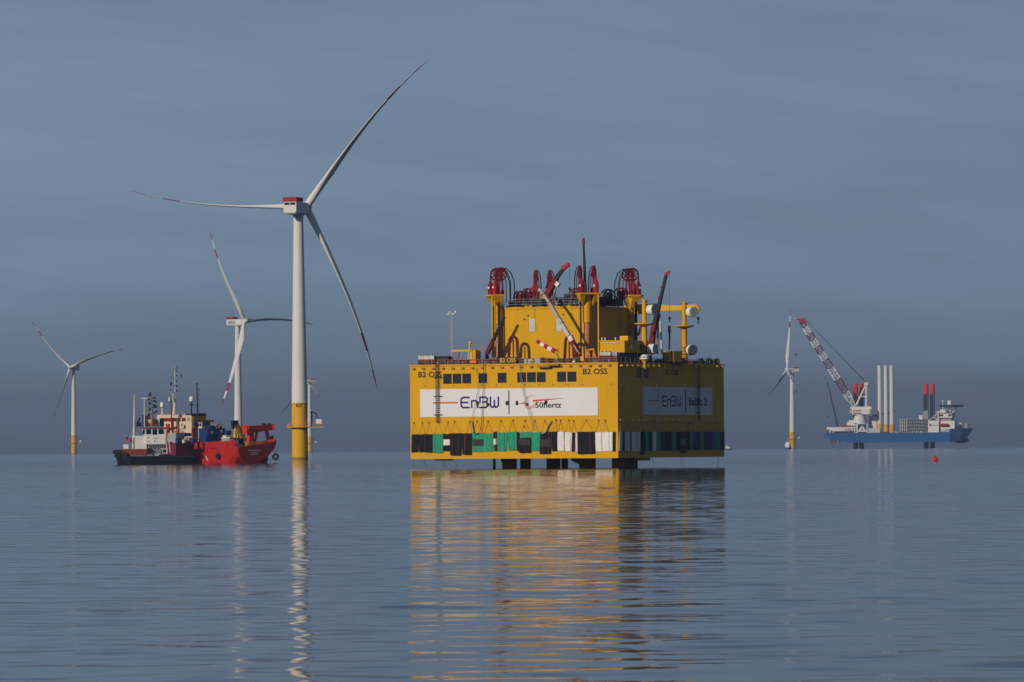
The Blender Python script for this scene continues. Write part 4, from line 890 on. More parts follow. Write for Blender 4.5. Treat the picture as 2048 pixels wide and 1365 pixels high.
for k in range(5): MB().beam((p0.x+.2+k*.95, v+.1, ZT+.06), (p0.x+.2+k*.95+(.3 if k % 2 else -.1), v+.1, p1.z-.2), .14).build('support', random.choice(('orange', 'lightgrey', 'rust_red')), root)
MB().box(p0.x+.2, p1.x-1.4, v+.2, v+2.2, ZT+.3, ZT+1.0).build('pipe_bundle', 'orange', root)
q = pv(934, 690, v); MB().tube((q.x, v+1, p1.z), (q.x, v+1, q.z+.3), .17, n=10).tube((q.x-.1, v+1, q.z+.3), (q.x+.4, v+1, q.z+.45), .24, n=10).build('vent_cowl', 'yellow_bright', root)
for k in range(4): MB().tube((pv(951, 700, v).x+.35*k, v+1.2, p1.z-.2), (pv(951, 700, v).x+.35*k, v+1.2, pv(951, 690, v).z), .03, n=4).build('rail', 'sign_yellow', root)
v = 24; p = pv(1258, 662, v)
# orange frame by the nearest corner, tanks and boxes along the front edge
v = 4.5; p = pv(1183, 712, v); root = thing('lifting_gantry', 'orange open lifting frame standing on deck at the foot of the rust-brown leg', 'gantry', PF, (p.x, v, ZT+.06)); zt = pv(1183, 700, v).z
for a, b_ in ((-1.1, -.5), (1.1, .45), (-.2, -.5), (.3, .45)): MB().beam((p.x+a, v, ZT+.06), (p.x+b_, v, zt), .26).build('strut', 'orange', root)
MB().beam((p.x-.6, v, zt), (p.x+.55, v, zt+.1), .3).build('top_beam', 'orange', root); MB().box(p.x-.5, p.x+.5, v+.3, v+1.2, ZT+.06, ZT+1.0).build('winch', 'dark', root)
def tank_row(px0, px1, py0, py1, v, n, mat, label, knobs=True):
    q0, q1 = pv(px0, py1, v), pv(px1, py0, v); root = thing('tank_rack', label, 'tanks', PF, (q0.x, v, ZT+.06)); w_ = (q1.x-q0.x)/n
    MB().box(q0.x-.1, q1.x+.1, v-.05, v+1.3, ZT+.06, q0.z-.003).build('rack', 'maroon', root)
    for k in range(n):
        tk = MB().box(q0.x+k*w_+.02, q0.x+(k+1)*w_-.02, v, v+1.2, q0.z, q1.z).build('tank', mat, root)
        if knobs: MB().tube((q0.x+(k+.5)*w_, v+.5, q1.z), (q0.x+(k+.5)*w_, v+.5, q1.z+.16), .14, n=8).build('cap', 'dark', tk)
tank_row(836, 868, 711.5, 719.5, 1.6, 3, 'lightgrey', 'row of pale grey tanks at the left end of the front deck')
tank_row(868.5, 897, 712.5, 719.5, 2.2, 2, 'dark', 'two dark grey tanks next to the pale tank row', False)
tank_row(1199, 1221, 704.5, 711.5, 2.0, 3, 'lightgrey', 'row of pale grey tanks beside the orange lifting frame')
tank_row(1222, 1234, 705, 712.5, 2.4, 2, 'grey', 'pair of dark tanks at the front deck corner', False)
random.seed(21)
for i in range(26):     # winches and gear stowed along the front railing
    px = 842+i*14.9
    if 1070 < px < 1075: continue
    v = random.uniform(.9, 1.7); q = pv(px, 722, v); w_ = random.uniform(.35, .6); h_ = random.uniform(.5, .95)
    m = random.choice(('maroon', 'maroon', 'rust_red', 'dark'))
    lab = {'maroon': 'small dark red winch behind the front deck railing', 'rust_red': 'small rust-coloured winch behind the front deck railing', 'dark': 'small black winch behind the front deck railing'}[m]
    root = thing('deck_winch', lab, 'winch', PF, (q.x, v, ZT+.06), {'maroon': 'dark red winches behind the front railing', 'rust_red': 'rusty winches behind the front railing', 'dark': 'black winches behind the front railing'}[m])
    MB().tube((q.x-w_*.8, v, ZT+.06+h_*.55), (q.x+w_*.8, v, ZT+.06+h_*.55), h_*.36, n=12).build('drum', m, root)
    for s_ in (-1, 1): MB().tube((q.x+s_*w_*.8, v, ZT+.06+h_*.55), (q.x+s_*(w_*.8+.08), v, ZT+.06+h_*.55), h_*.52, n=12).build('flange', random.choice(('maroon', 'rust_red', 'lightgrey')), root)
    MB().box(q.x-w_, q.x+w_, v-.3, v+.3, ZT+.06, ZT+.06+h_*.3).build('bed', 'dark', root)
gear = [(1058, 'lightgrey', 1.6, 1.0), (1075, 'lightgrey', 1.3, 1.1), (1085, 'cont_blue', .7, 1.2), (1095, 'red_bright', .8, 1.1), (1124, 'dark', .8, .9), (1136, 'maroon', .9, .9), (1149, 'white', .5, .7), (1065, 'sign_yellow', .5, .8)]
gl = {1058: 'long pale sack of netting behind the railing right of the yellow name letters', 1075: 'bulky pale sack behind the railing under the striped jib', 1085: 'small blue bin behind the railing under the striped jib', 1095: 'bright red bin behind the railing by the striped jib', 1124: 'small black crate right of the striped jib', 1136: 'dark red crate at the foot of the pale-boom crane', 1149: 'small white bin by the pedestal of the pale-boom crane', 1065: 'small yellow bin between two pale sacks'}
for px, m, w_, h_ in gear:
    v = .75; q = pv(px, 722, v); o = MB()
    r_ = lambda zz, s_: [(q.x-w_/2*s_, v-.3*s_, zz), (q.x+w_/2*s_, v-.3*s_, zz), (q.x+w_/2*s_, v+.3*s_, zz), (q.x-w_/2*s_, v+.3*s_, zz)]
    o.ringf([r_(ZT+.06, .94), r_(ZT+.2, 1), r_(ZT+.06+h_*.8, 1), r_(ZT+.06+h_, .85)]); tag(o.build('deck_bin', m, None, PF, (q.x, v, ZT+.06)), gl[px], 'bin')
for px, h_, m, lab in ((1402, 1.25, 'black', 'black'), (1417.5, 1.3, 'black', 'black'), (1427, 1.1, 'black', 'black'), (1433.5, 1.25, 'red', 'red'), (1408, .8, 'dark_green', 'dark green')):
    q = pu(px, 715, -1.4); root = thing('bollard_drum', {'black': 'black tapered drum by the railing of the shaded wall', 'red': 'dark red tapered drum by the railing at the far corner', 'dark green': 'low dark green drum between black ones'}[lab], 'drum', PF, (-1.4, q.y, ZT+.06), 'black drums by the shaded railing' if lab == 'black' else None)
    MB().lathe([(.62, ZT+.06), (.55, ZT+h_*.6), (.38, ZT+h_)], (-1.4, q.y, 0), 16).build('body', m, root); MB().lathe([(.42, ZT+h_), (.42, ZT+h_+.08)], (-1.4, q.y, 0), 16).build('lid', 'dark', root)
for px, w_, h_, m, lab in ((1252, 1.2, 1.3, 'maroon', 'dark red deck box beside the shaded railing under the cabin'), (1243, 1.0, 1.5, 'mat_navy', 'dark blue deck box at the near corner of the shaded railing'), (1318, 1.4, .9, 'dark', 'low black deck box in front of the telescopic crane'), (1358, 1.6, 1.2, 'dark', 'black deck box beside the yellow skid'), (1385, 2.0, .8, 'maroon', 'long dark red deck box under the far antenna mast')):
    q = pu(px, 715, -1.6); root = thing('deck_box', lab, 'box', PF, (-1.6, q.y, ZT+.06)); MB().box(-2.2, -1.0, q.y-w_/2, q.y+w_/2, ZT+.06, ZT+h_).build('body', m, root); MB().box(-2.25, -.95, q.y-w_/2-.04, q.y+w_/2+.04, ZT+h_, ZT+h_+.07).build('lid', 'dark', root)

# ------------------------------------------------------------------ red offshore support ship
RS = Frame(477, 927.5, 1440, R_(45))           # origin: near stern corner; u across the stern, v forward along the side
rv_, ru_ = RS.v, RS.u
ship = thing('support_ship', 'red offshore support ship with cream wheelhouse and orange stern crane, seen from astern', 'ship', RS)
BW = ru_ and rv_(552.5, 890, 0).x
def S(px, py): p = rv_(px, py, 0.0); return p.x, p.z
zd_ = S(472, 881)[1]
tr = [S(472, 894.5), S(471.5, 904), S(480, 914), S(493, 926), S(516, 926), S(535, 914), S(550, 896), S(552.5, 884)]
zd = zd_; bw = BW
def sec(v, poly): return [Vector((u, v, z)) for u, z in poly]
def mid(z0, sh=0.0, inn=0.0): return [(inn, z0), (inn*.9, z0*.55), (inn, .6), (inn+.2, -1.2), (bw-inn-.2, -1.2), (bw-inn, .6), (bw-inn*.9, z0*.55), (bw-inn, z0)]
def full(poly, dep, t=.18): return poly+[(poly[-1][0]-t, poly[-1][1]), (poly[-1][0]-t, poly[-1][1]-dep), (poly[0][0]+t, poly[0][1]-dep), (poly[0][0]+t, poly[0][1])]   # bulwarks round an open deck
st = [(max(u, 0), z) for u, z in tr[1:7]]
h = MB(); h.ringf([sec(0, full([(0, tr[0][1])]+st+[tr[7]], .05)), sec(.7, full([(0, tr[0][1]+.02)]+st+[(bw, tr[7][1])], .05)), sec(.9, full([(0, zd-.05)]+st+[(bw, zd-.35)], 1.5)), sec(3.0, full(mid(zd-.1)[:2]+[(0.05, .9), (.9, -.8), (bw-.9, -.8), (bw-.05, .9)]+mid(zd)[6:], 1.5)), sec(7, full(mid(zd-.25), 1.4)), sec(16, full(mid(zd-.5), 1.1)), sec(16.6, full(mid(zd-.1), .3)), sec(22, full(mid(zd+.1), .1)), sec(25, full(mid(zd+.3, 0, .8), .1)), sec(28.5, full(mid(zd+.5, 0, 3.2), .1)), sec(30.5, full(mid(zd+.6, 0, bw/2-.3), .1, .05))])
hl = h.build('hull', 'red_hull', ship)
MB().box(.15, bw-.15, .5, 16, zd-1.6, zd-1.5).build('work_deck', 'rust', ship)
for px, py, w_, hh in ((455, 890, 2.0, 4.5), (470.5, 891, 3.0, 4.0)):
    p = ru_(px, py, 0.0); MB().tube((-.04, p.y, p.z), (.02, p.y, p.z), .28, n=14).build('fairlead', 'black', hl)
for x0, x1, y in ((398, 408, 900), (423, 434, 897.5)):
    a, b = ru_(x0, y, 0), ru_(x1, y-.8, 0); MB().box(-.03, .02, b.y, a.y, a.z-.1, a.z+.12).build('freeing_port', 'maroon', hl)
a, b = ru_(412.5, 912.5, 0), ru_(416, 923, 0); MB().beam((-.05, a.y, a.z), (-.05, b.y, b.z), .1, .16).build('draught_mark', 'white', hl)
p = ru_(414.8, 897, 0); MB().box(-.08, .02, p.y-.15, p.y+.15, p.z-.6, p.z+.5).build('fender_slot', 'maroon', hl)
for (px, py, fn) in ((438, 912.5, 's'), (549.5, 914, 't')):
    if fn == 's': p = ru_(px, py, 0); c = Vector((-.35, p.y, p.z)); ax = (1, 0, 0)
    else: p = rv_(px, py, 0); c = Vector((p.x, -.3, p.z)); ax = (.75, .5, 0)
    ty = MB().ring(c, ax, .52 if fn == 's' else .62, .3, 18, 8).build('tyre', 'rubber', ship)
    MB().tube(c+Vector((0, 0, .7)), c+Vector((.2 if fn == 's' else -.4, .1, 1.6)), .05, n=4).build('chain', 'dark', ty)
FT = lambda a, b, d: Vector((a, -d, b))
u0, z0 = S(497, 878.5+23); u1, z1 = S(520, 899)
p0 = rv_(497, 902.8, 0); p1 = rv_(520.5, 899.6, 0); put_text('FS SENTINEL', FT, p0.x, p0.z, p1.x-p0.x, p1.z-p0.z, .04, 'lettering', 'white', ship)
for x0, x1, y in ((504, 516, 905.5), (502, 517, 908.7)):
    p0 = rv_(x0, y+.9, 0); p1 = rv_(x1, y-.9, 0); MB().box(p0.x, p0.x+(p1.x-p0.x)*.3, -.05, .02, p0.z, p0.z+.16).build('lettering', 'white', ship); MB().box(p0.x+(p1.x-p0.x)*.38, p1.x, -.05, .02, p0.z, p0.z+.16).build('lettering', 'white', ship)
# stern bulwark top and yellow rail
MB().box(bw-.5, bw, .0, 3.0, zd-.8, zd+.15).build('bulwark', 'red_hull', ship)
v = 1.0; a, b = rv_(493, 886.5, v), rv_(545, 882, v); yr = MB().beam(a, b, .26, .3).build('stern_rail', 'sign_yellow', ship)
for t in (0, .22, .42, .66, .9): q = a+(b-a)*t; MB().beam(q, (q.x-.1, v, zd-1.5), .2).build('stanchion', 'sign_yellow', yr)
MB().beam(a+Vector((.6, .6, -.7)), b+Vector((-2, .6, -.7)), .2, .5).build('pipe_rack', 'sign_yellow', yr)
# orange-red stern gantry crane
v = 3.0; gc = thing('gantry_crane', 'orange-red stern gantry crane with thick level boom on the red ship', 'crane', RS, (rv_(500, 886, v).x, v, zd-1.5))
MB().beam(rv_(489, 860.5, v), rv_(546, 854.5, v), 1.7, 1.9, 1.3, 1.35).build('boom', 'orange_red', gc)
MB().tube(rv_(492.5, 855.5, v-.6), rv_(492.5, 855.5, v+.6), .75, n=18).build('winch_drum', 'orange_red', gc)
MB().tube(rv_(545, 855, v-.65), rv_(545, 855, v+.65), .62, n=18).build('sheave', 'orange_red', gc)
for x0, x1, w_ in ((500, 498, 1.0), (505, 505, .5), (514, 508, .5), (533, 537.5, .7), (545, 541, .5)):
    q = rv_(x1, 885, v); MB().beam(rv_(x0, 862 if x0 < 540 else 872, v), (q.x, v, zd-1.5 if x0 < 530 else q.z), w_, w_).build('leg', 'orange_red', gc)
MB().beam(rv_(537, 884, v), rv_(544, 874, v), .9, .7, .5, .5).build('knuckle', 'red_bright', gc)
MB().cbox(rv_(514.5, 858, v-.62), 1.2, .1, .6).build('plate', 'sign_yellow', gc); MB().cbox(rv_(538.5, 858, v-.6), .7, .15, .9).build('plate', 'sign_yellow', gc)
for px in (528, 538): MB().cbox(rv_(px, 851, v), .9, .6, .5).build('lamp', 'dark', gc)
MB().tube(rv_(546, 872, v), rv_(546.5, 886, v), .14, n=6).build('hose_post', 'lightgrey', gc)
# knuckle crane, cabin, containers, king post
v = 8.0; kc = thing('knuckle_crane', 'folded yellow and dark blue knuckle crane on the red ship', 'crane', RS, (rv_(478, 886, v).x, v, zd-1.5))
MB().beam(rv_(482, 876, v), rv_(472, 848, v), .75, .8, .65, .65).build('boom', 'sign_yellow', kc); MB().beam(rv_(471, 877, v), rv_(470, 862, v), .7, .7, .5, .5).build('mast', 'sign_yellow', kc)
MB().beam(rv_(464, 845, v), rv_(475, 844.5, v), .85, .85).beam(rv_(466.5, 845, v), rv_(466, 858, v), .85, .9, .6, .6).beam(rv_(474, 844, v), rv_(487, 876, v), .35).build('jib', 'navy', kc)
q = rv_(478, 880, v); MB().tube((q.x, v, zd-1.5), (q.x, v, q.z), .7, n=14).build('pedestal', 'dark', kc)
v = 7.0; a, b = rv_(459, 889, v), rv_(495, 876.5, v); cabn = MB().box(a.x, b.x, v, v+3, zd-1.5, b.z).build('deck_cabin', 'grey', ship)
MB().box(a.x-.1, b.x+.1, v-.2, v+3.1, b.z, b.z+.18).build('cabin_roof', 'white', ship)
for x0, x1, m in ((461, 468, 'white'), (471, 476.5, 'lightgrey'), (488, 494.5, 'white')): c0, c1 = rv_(x0, 887.5, v), rv_(x1, 878.5, v); MB().box(c0.x, c1.x, v-.06, v+.02, c0.z, c1.z).build('panel', m, cabn)
for x0, x1 in ((477.5, 487),): c0, c1 = rv_(x0, 889, v), rv_(x1, 879, v); MB().box(c0.x, c1.x, v-.05, v+.02, c0.z, c1.z).build('doorway', 'black', cabn)
def container(px, py0, py1, vv, lab, lx, ly):
    q0, q1 = rv_(px, py1, vv), rv_(px+37, py0, vv); root = thing('container', lab, 'container', RS, (q0.x, vv, q0.z)); x1 = q0.x+6.06; z1 = q0.z+2.55; y1 = vv+3.4
    b_ = MB().box(q0.x, x1, vv, y1, q0.z, z1).build('body', 'cont_blue', root)
    for k in range(18): MB().box(q0.x+.25+k*.32, q0.x+.40+k*.32, vv-.04, vv, q0.z+.15, z1-.15).build('rib', 'cont_blue', b_)
    for k in range(8): MB().box(q0.x-.04, q0.x, vv+.3+k*.38, vv+.48+k*.38, q0.z+.15, z1-.15).build('rib', 'cont_blue', b_)
    MB().box(q0.x-.05, x1+.05, vv-.05, y1+.05, z1-.12, z1+.02).build('top_frame', 'cont_blue', root)
    for lx_, ly_, sz in zip(lx, ly, (.75, .8)): c = rv_(lx_, ly_, vv-.06); MB().box(c.x-sz/2, c.x+sz/2, vv-.09, vv-.05, c.z-sz/2, c.z+sz/2).build('placard', 'lightgrey', root)
    return z1
container(415.5, 877.3, 897.5, 13.0, 'blue shipping container, lower of two on the red ship', (441,), (884,))
container(415.5, 857.3, 877.2, 13.0, 'blue shipping container with white placards, upper of two on the red ship', (424.5, 443), (865.5, 863))
v = 10.5; q = rv_(449, 888, v); kp = thing('king_post', 'orange-red Y-shaped king post beside the blue containers', 'post', RS, (q.x, v, zd-1.6))
MB().beam((q.x, v, zd-1.6), rv_(448.8, 875, v), 1.0, .8, .7, .6).build('post', 'orange_red', kp); MB().beam(rv_(449, 877, v), rv_(441, 870, v), .55, .5, .35, .35).build('arm', 'red', kp); MB().beam(rv_(449, 877, v), rv_(459, 870, v), .55, .5, .35, .35).build('arm', 'red', kp)
v = 12; q = rv_(458, 866, v); MB().box(q.x-.7, q.x+.8, v, v+1.5, zd-1.5, q.z+.6).build('deck_locker', 'cont_blue', ship)
MB().box(rv_(452, 874, 9).x, rv_(468, 874, 9).x, 9, 10.5, zd-1.5, rv_(452, 871, 9).z).build('deck_house', 'cream', ship)
# superstructure
def rbox(name, x0, x1, y0, y1, v, dep, mat, par=None, zb=None):
    a, b = rv_(x0, y1, v), rv_(x1, y0, v); return MB().box(a.x, b.x, v, v+dep, a.z if zb is None else zb, b.z).build(name, mat, par or ship)
ZF = zd-.6
def sbox(name, x0, x1, y0, y1, u, wid, mat, par=None, zb=None):   # its sunlit side spans x0..x1
    a, b = ru_(x0, y1, u), ru_(x1, y0, u); return MB().box(u, u+wid, b.y, a.y, a.z if zb is None else zb, b.z).build(name, mat, par or ship)
w1 = sbox('wheelhouse', 388, 404, 843.5, 858, 4.0, 2.9, 'cream', zb=ZF)
sbox('wheelhouse_roof', 385, 407, 840.5, 844.4, 3.7, 3.5, 'navy')
for x0, x1 in ((390, 393.5), (395, 398.5), (399.5, 403)): a, b = ru_(x0, 852.5, 4.0), ru_(x1, 847, 4.0); MB().box(3.93, 4.02, b.y, a.y, a.z, b.z).build('window', 'glass', w1)
vw = ru_(404, 850, 4.0).y
for x0, x1 in ((406, 412), (413.5, 418.5)): a, b = rv_(x0, 852.5, vw), rv_(x1, 847, vw); MB().box(a.x, b.x, vw-.06, vw+.02, a.z, b.z).build('window', 'glass', w1)
rl = MB(); a, b = rv_(385, 834, 17), rv_(421, 834, 17)
for k in range(3): rl.tube(a+Vector((0, 0, -.45*k)), b+Vector((0, 0, -.45*k)), .05, n=4)
r2 = rl.build('railing', 'sign_yellow', ship)
for k in range(8): q = a+(b-a)*k/7; MB().tube(q, q-Vector((0, 0, 1.3)), .05, n=4).build('post', 'sign_yellow', r2)
rbox('equipment_house', 399, 412, 827, 841, 18.5, 2.2, 'dark')
fn = sbox('funnel', 371.5, 383, 830.5, 866, 1.6, .9, 'cream', zb=ZF); sbox('funnel_top', 371, 383.4, 827.8, 830.6, 1.5, 1.1, 'black')
a, b = ru_(374, 842, 1.6), ru_(380, 835, 1.6); MB().box(1.54, 1.62, b.y, a.y, a.z, b.z).build('emblem', 'grey', fn)
m1 = sbox('main_house', 328, 374, 843, 886, 2.4, 3.5, 'cream', zb=ZF)
for x in (332, 357.5, 363): a, b = ru_(x, 853, 2.4), ru_(x+1.6, 849, 2.4); MB().box(2.33, 2.42, b.y, a.y, a.z, b.z).build('window', 'black', m1)
sbox('bridge_house', 314, 372, 829.5, 843.2, 3.2, 3.0, 'cream'); wi = sbox('bridge_wing', 322, 372, 836, 843.1, 2.2, .9, 'maroon')
for x in (337, 341.5, 354, 362): a, b = ru_(x, 843, 2.2), ru_(x+1.8, 836.3, 2.2); MB().box(2.12, 2.21, b.y, a.y, a.z, b.z).build('panel', 'red_bright' if x < 345 else 'cream', wi)
for x, w_, m in ((345, .28, 'maroon'), (356, .34, 'leg_brown'), (333.5, .2, 'red')):
    a = ru_(x, 884, 2.0); b = ru_(x, 836 if x > 340 else 848, 2.0); MB().beam((2.0, a.y, ZF), (2.0, a.y, b.z), w_).build('deck_post', m, ship)
for y in (858, 866, 874): a, b = ru_(346, y, 2.3), ru_(373, y, 2.3); MB().box(2.2, 2.4, b.y, a.y, a.z-.06, a.z+.06).build('deck_edge', 'rust', m1)
for x0, x1, y0, y1, m in ((349, 352, 861, 869, 'rust'), (360, 367, 861, 870, 'grey'), (368, 372, 851, 857, 'dark'), (336, 342, 856, 862, 'red_bright')): a, b = ru_(x0, y1, 2.4), ru_(x1, y0, 2.4); MB().box(2.3, 2.42, b.y, a.y, a.z, b.z).build('door', m, m1)
for k in range(12):
    x = 318+k*4.6; a, b = ru_(x, 829.5, 3.1), ru_(x, 825.5, 3.1); MB().tube(a, b, .05, n=4).build('rail_post', 'cream', ship)
for k in range(7):
    x = 352+k*6; q = rv_(x, 880, 12.6+(k%3)*.8); MB().cbox((q.x, 12.8+(k%3), ZF), .9, .8, .6+.5*((k*7)%4)/2).build('deck_gear', ('grey', 'cont_blue', 'rust', 'lightgrey', 'dark')[k%5], ship)
rbox('side_bulwark', 352, 378, 884, 926, 13.5, 9, 'maroon')
rbox('tender_boat_cover', 369, 383, 866.5, 873, 15.5, 2, 'mat_navy'); rbox('deck_gear', 352, 372, 866, 884, 16.5, 3, 'grey', zb=ZF)
for k, px in enumerate((370.5, 374.5, 378.5)): a = rv_(px, 884, 15); MB().tube((a.x, 15, ZF), (a.x, 15, rv_(px, 874, 15).z), .2, n=8).build('gas_bottle', 'lightgrey', ship)
a, b = rv_(388, 882, 13), rv_(388, 866, 13); MB().ring(rv_(387, 862, 13), (0, 1, 0), .45, .25, 14, 6).beam(a, b, .55).build('hose_reel', 'red', ship)
v = 22; MB().beam(rv_(338, 886, v), rv_(337, 848, v), .5).build('derrick_post', 'orange_red', ship); MB().beam(rv_(331, 862, v), rv_(354, 855, v), .45).build('derrick_boom', 'orange_red', ship)
# masts and domes
def rtube(name, x0, y0, x1, y1, v, r0, r1, mat, par=None): return MB().tube(rv_(x0, y0, v), rv_(x1, y1, v), r0, r1, 10).build(name, mat, par or ship)
mast = rtube('mast', 348.5, 830, 349.5, 806, 28, .5, .4, 'cream'); rtube('mast_top', 350.5, 808, 350, 731, 28, .2, .12, 'lightgrey', mast)
for y in (744, 753, 764, 774, 783): MB().cbox(rv_(352.5, y, 28), .35, .3, .35).build('mast_lamp', 'dark', mast)
for y, w_ in ((738, 1.0), (734, .6)): MB().beam(rv_(350-w_*6, y, 28), rv_(350+w_*6, y, 28), .12).build('crosstree', 'lightgrey', mast)
for dx in (-5, -2.5, 3, 5): MB().tube(rv_(350+dx, 738, 28), rv_(350+dx, 730+abs(dx)*.6, 28), .05, n=4).build('aerial', 'lightgrey', mast)
MB().beam(rv_(349, 806, 28), rv_(345.5, 795, 28), .55, .5, .3, .3).build('radar_arm', 'cream', mast); MB().beam(rv_(342.5, 784.5, 28), rv_(349.5, 784.5, 28), .2).tube(rv_(346, 785, 28), rv_(346, 797, 28), .12, n=6).build('radar', 'white', mast)
for i, (x, y, r, s_) in enumerate(((342.8, 755.5, .2, 1), (342, 768, .22, 2.4), (341, 781, .2, 1))): MB().ball(rv_(x, y, 28), r, 8, 6, s_).build('signal_shape', 'black', mast)
MB().box(rv_(362.8, 756, 28).x-.12, rv_(362.8, 756, 28).x+.12, 28, 28.05, rv_(362.8, 758, 28).z, rv_(362.8, 746, 28).z).build('pennant', 'rust_red', mast)
rtube('pole', 343.5, 860, 342, 800, 26, .18, .12, 'maroon'); MB().cbox(rv_(339.5, 803, 26), .5, .4, 1.0).build('searchlight', 'white', ship)
for x, y, st, m in ((324.5, 810, 830, 'white'), (383, 798.5, 832, 'dark')):
    vv = 25 if x < 350 else 19; d0 = rtube('dome_post', x, st, x, y, vv, .2, .16, m if m == 'white' else 'navy'); c = rv_(x, y, vv); MB().lathe([(.3, -.75), (.55, -.5), (.6, 0), (.55, .35), (.35, .62), (.02, .72)], c, 16).build('dome', 'white', d0)
    if m == 'dark': MB().lathe([(.15, -1.6), (.75, -1.35), (.75, -1.25)], c, 14).build('basket', 'navy', d0)
bm_ = rtube('exhaust_mast', 395.5, 842, 393.7, 768, 18.5, .22, .13, 'navy')
for y in (778, 789, 799, 812, 824): MB().tube(rv_(394, y, 18.5), rv_(397.5, y, 18.5), .05, n=4).build('step', 'navy', bm_)
MB().tube(rv_(393.7, 770, 18.5), rv_(393.7, 766.5, 18.5), .22, n=8).build('cap', 'black', bm_); MB().tube(rv_(397.6, 776, 18.5), rv_(397.6, 842, 18.5), .04, n=4).build('stay', 'navy', bm_)
rbox('winch_house', 420, 444, 852, 857.5, 15, 2, 'dark'); MB().ring(rv_(436, 852.5, 14.5), (.3, 1, 0), .55, .22, 14, 6).build('winch', 'rust', ship)

# ------------------------------------------------------------------ black tug alongside
TG = Frame(236, 928.5, 1395, R_(9)); tv = TG.v
tug = thing('tugboat', 'black tugboat with white wheelhouse and tall pole, lying against the red ship', 'tugboat', TG)
def tp_(px, py, v=0.0): p = tv(px, py, v); return p.x, p.z
TWD = 8.0; xe = tv(388, 928, 0).x
def tsec(x, zt, half, fl=.0): return [Vector((x+fl, TWD/2-half, zt)), Vector((x+fl*.6, TWD/2-half, zt*.45)), Vector((x, TWD/2-half*.9, -.8)), Vector((x, TWD/2+half*.9, -.8)), Vector((x+fl*.6, TWD/2+half, zt*.45)), Vector((x+fl, TWD/2+half, zt))]
zb0 = tp_(240, 903)[1]; zb1 = tp_(290, 913)[1]; zb2 = tp_(330, 909.5)[1]; zb3 = tp_(380, 912)[1]
h = MB(); h.ringf([tsec(.6, zb0, 1.6, -.9), tsec(1.5, zb0+.1, 3.0, -.7), tsec(3.2, zb1+.1, 3.8, -.2), tsec(6, zb1, 4.0), tsec(9, zb1+.1, 4.0), tsec(12, zb2, 4.0), tsec(xe-3, zb3, 3.9), tsec(xe, zb3+.1, 3.2)]); th = h.build('hull', 'hull_black', tug)
pts = [Vector((-.45, TWD/2, zb0-.2)), Vector((-.2, TWD/2-1.3, zb0-.2)), Vector((.7, 1.1, zb0-.15)), Vector((2.4, .25, zb1+.3))]
MB().path(pts, .55, 8).build('bow_fender', 'rubber', tug); MB().path([p-Vector((-.25, 0, .95)) for p in pts[:3]], .42, 8).build('bow_fender', 'rubber', tug)
MB().path([Vector((2.4, .0, zb1-.15)), Vector((8, -.1, zb1-.25)), Vector((12, -.1, zb2-.4)), Vector((xe, .5, zb3-.3))], .2, 6).build('rubbing_strake', 'rubber', tug)
MB().ring(tv(299, 903, -.2), (0, 1, 0), .5, .28, 16, 7).build('tyre', 'rubber', tug)
def tbox(name, x0, x1, y0, y1, v, dep, mat, par=None):
    a, b = tv(x0, y1, v), tv(x1, y0, v); return MB().box(a.x, b.x, v, v+dep, a.z, b.z).build(name, mat, par or tug)
bwk = tbox('bulwark', 248, 296, 898.5, 912, .3, 7.3, 'rust_red'); 
for k in range(7): x = 250+k*7; a, b = tv(x, 911, .3), tv(x+.6, 899.5, .3); MB().box(a.x, b.x, .22, .32, a.z, b.z).build('rib', 'rust_red', bwk)
dk = tbox('deckhouse', 267.5, 293, 872, 898.4, 1.5, 4.8, 'white'); tbox('locker', 248, 257, 889, 898.4, 1.0, 2, 'white'); tbox('post', 264.5, 266.5, 874, 898.4, 1.2, .3, 'white')
wh0, wh1 = tv(291, 889, 1.0), tv(331, 869, 1.0); zr = tv(300, 857, 1.0).z
wl = MB(); r_ = lambda zz, e: [Vector((wh0.x-e, 1.0-e, zz)), Vector((wh1.x+e, 1.0-e, zz)), Vector((wh1.x+e, 6.6+e, zz)), Vector((wh0.x-e, 6.6+e, zz))]
wl.ringf([r_(wh0.z, 0), r_(wh1.z, 0), r_(zr, .38)]); wlo = wl.build('wheelhouse', 'white', tug)
MB().box(wh0.x-.7, wh1.x+.75, .3, 7.2, zr, zr+.22).build('wheelhouse_roof', 'red_bright', tug)
def twin(x0, x1, y0, y1, par):       # panes lean out with the wheelhouse wall
    lean = lambda zz: 1.0-.38*(zz-wh1.z)/(zr-wh1.z)-.03
    a, b = tv(x0, y1, .8), tv(x1, y0, .8); MB().add([(a.x, lean(a.z), a.z), (b.x, lean(a.z), a.z), (b.x, lean(b.z), b.z), (a.x, lean(b.z), b.z)], [(0, 1, 2, 3)]).build('window', 'glass', par)
for x0, x1, y0, y1 in ((285.5, 289.5, 859.5, 869), (292.5, 302, 859, 869), (305, 314, 859, 872.5), (317, 327.5, 859, 868.5)): twin(x0, x1, y0, y1, wlo)
wlo2 = tbox('engine_casing', 296, 326, 889.2, 905, 1.4, 4, 'grey')
for k in range(8): a, b = tv(298+k*3.6, 899, 1.4), tv(299.5+k*3.6, 890.5, 1.4); MB().box(a.x, b.x, 1.3, 1.42, a.z, b.z).build('grille', 'dark', wlo2)
for x, y in ((296, 875.5), (296, 884), (309.5, 883)): p = tv(x, y, 1.0); MB().tube((p.x, .94, p.z), (p.x, 1.02, p.z), .13, n=10).build('port', 'black', wlo)
p = tv(310.5, 877.5, 1.0); MB().beam((p.x-.35, .95, p.z+.1), (p.x, .95, p.z-.06), .05, .1).beam((p.x, .95, p.z-.06), (p.x+.35, .95, p.z+.1), .05, .1).build('emblem', 'dark', wlo)
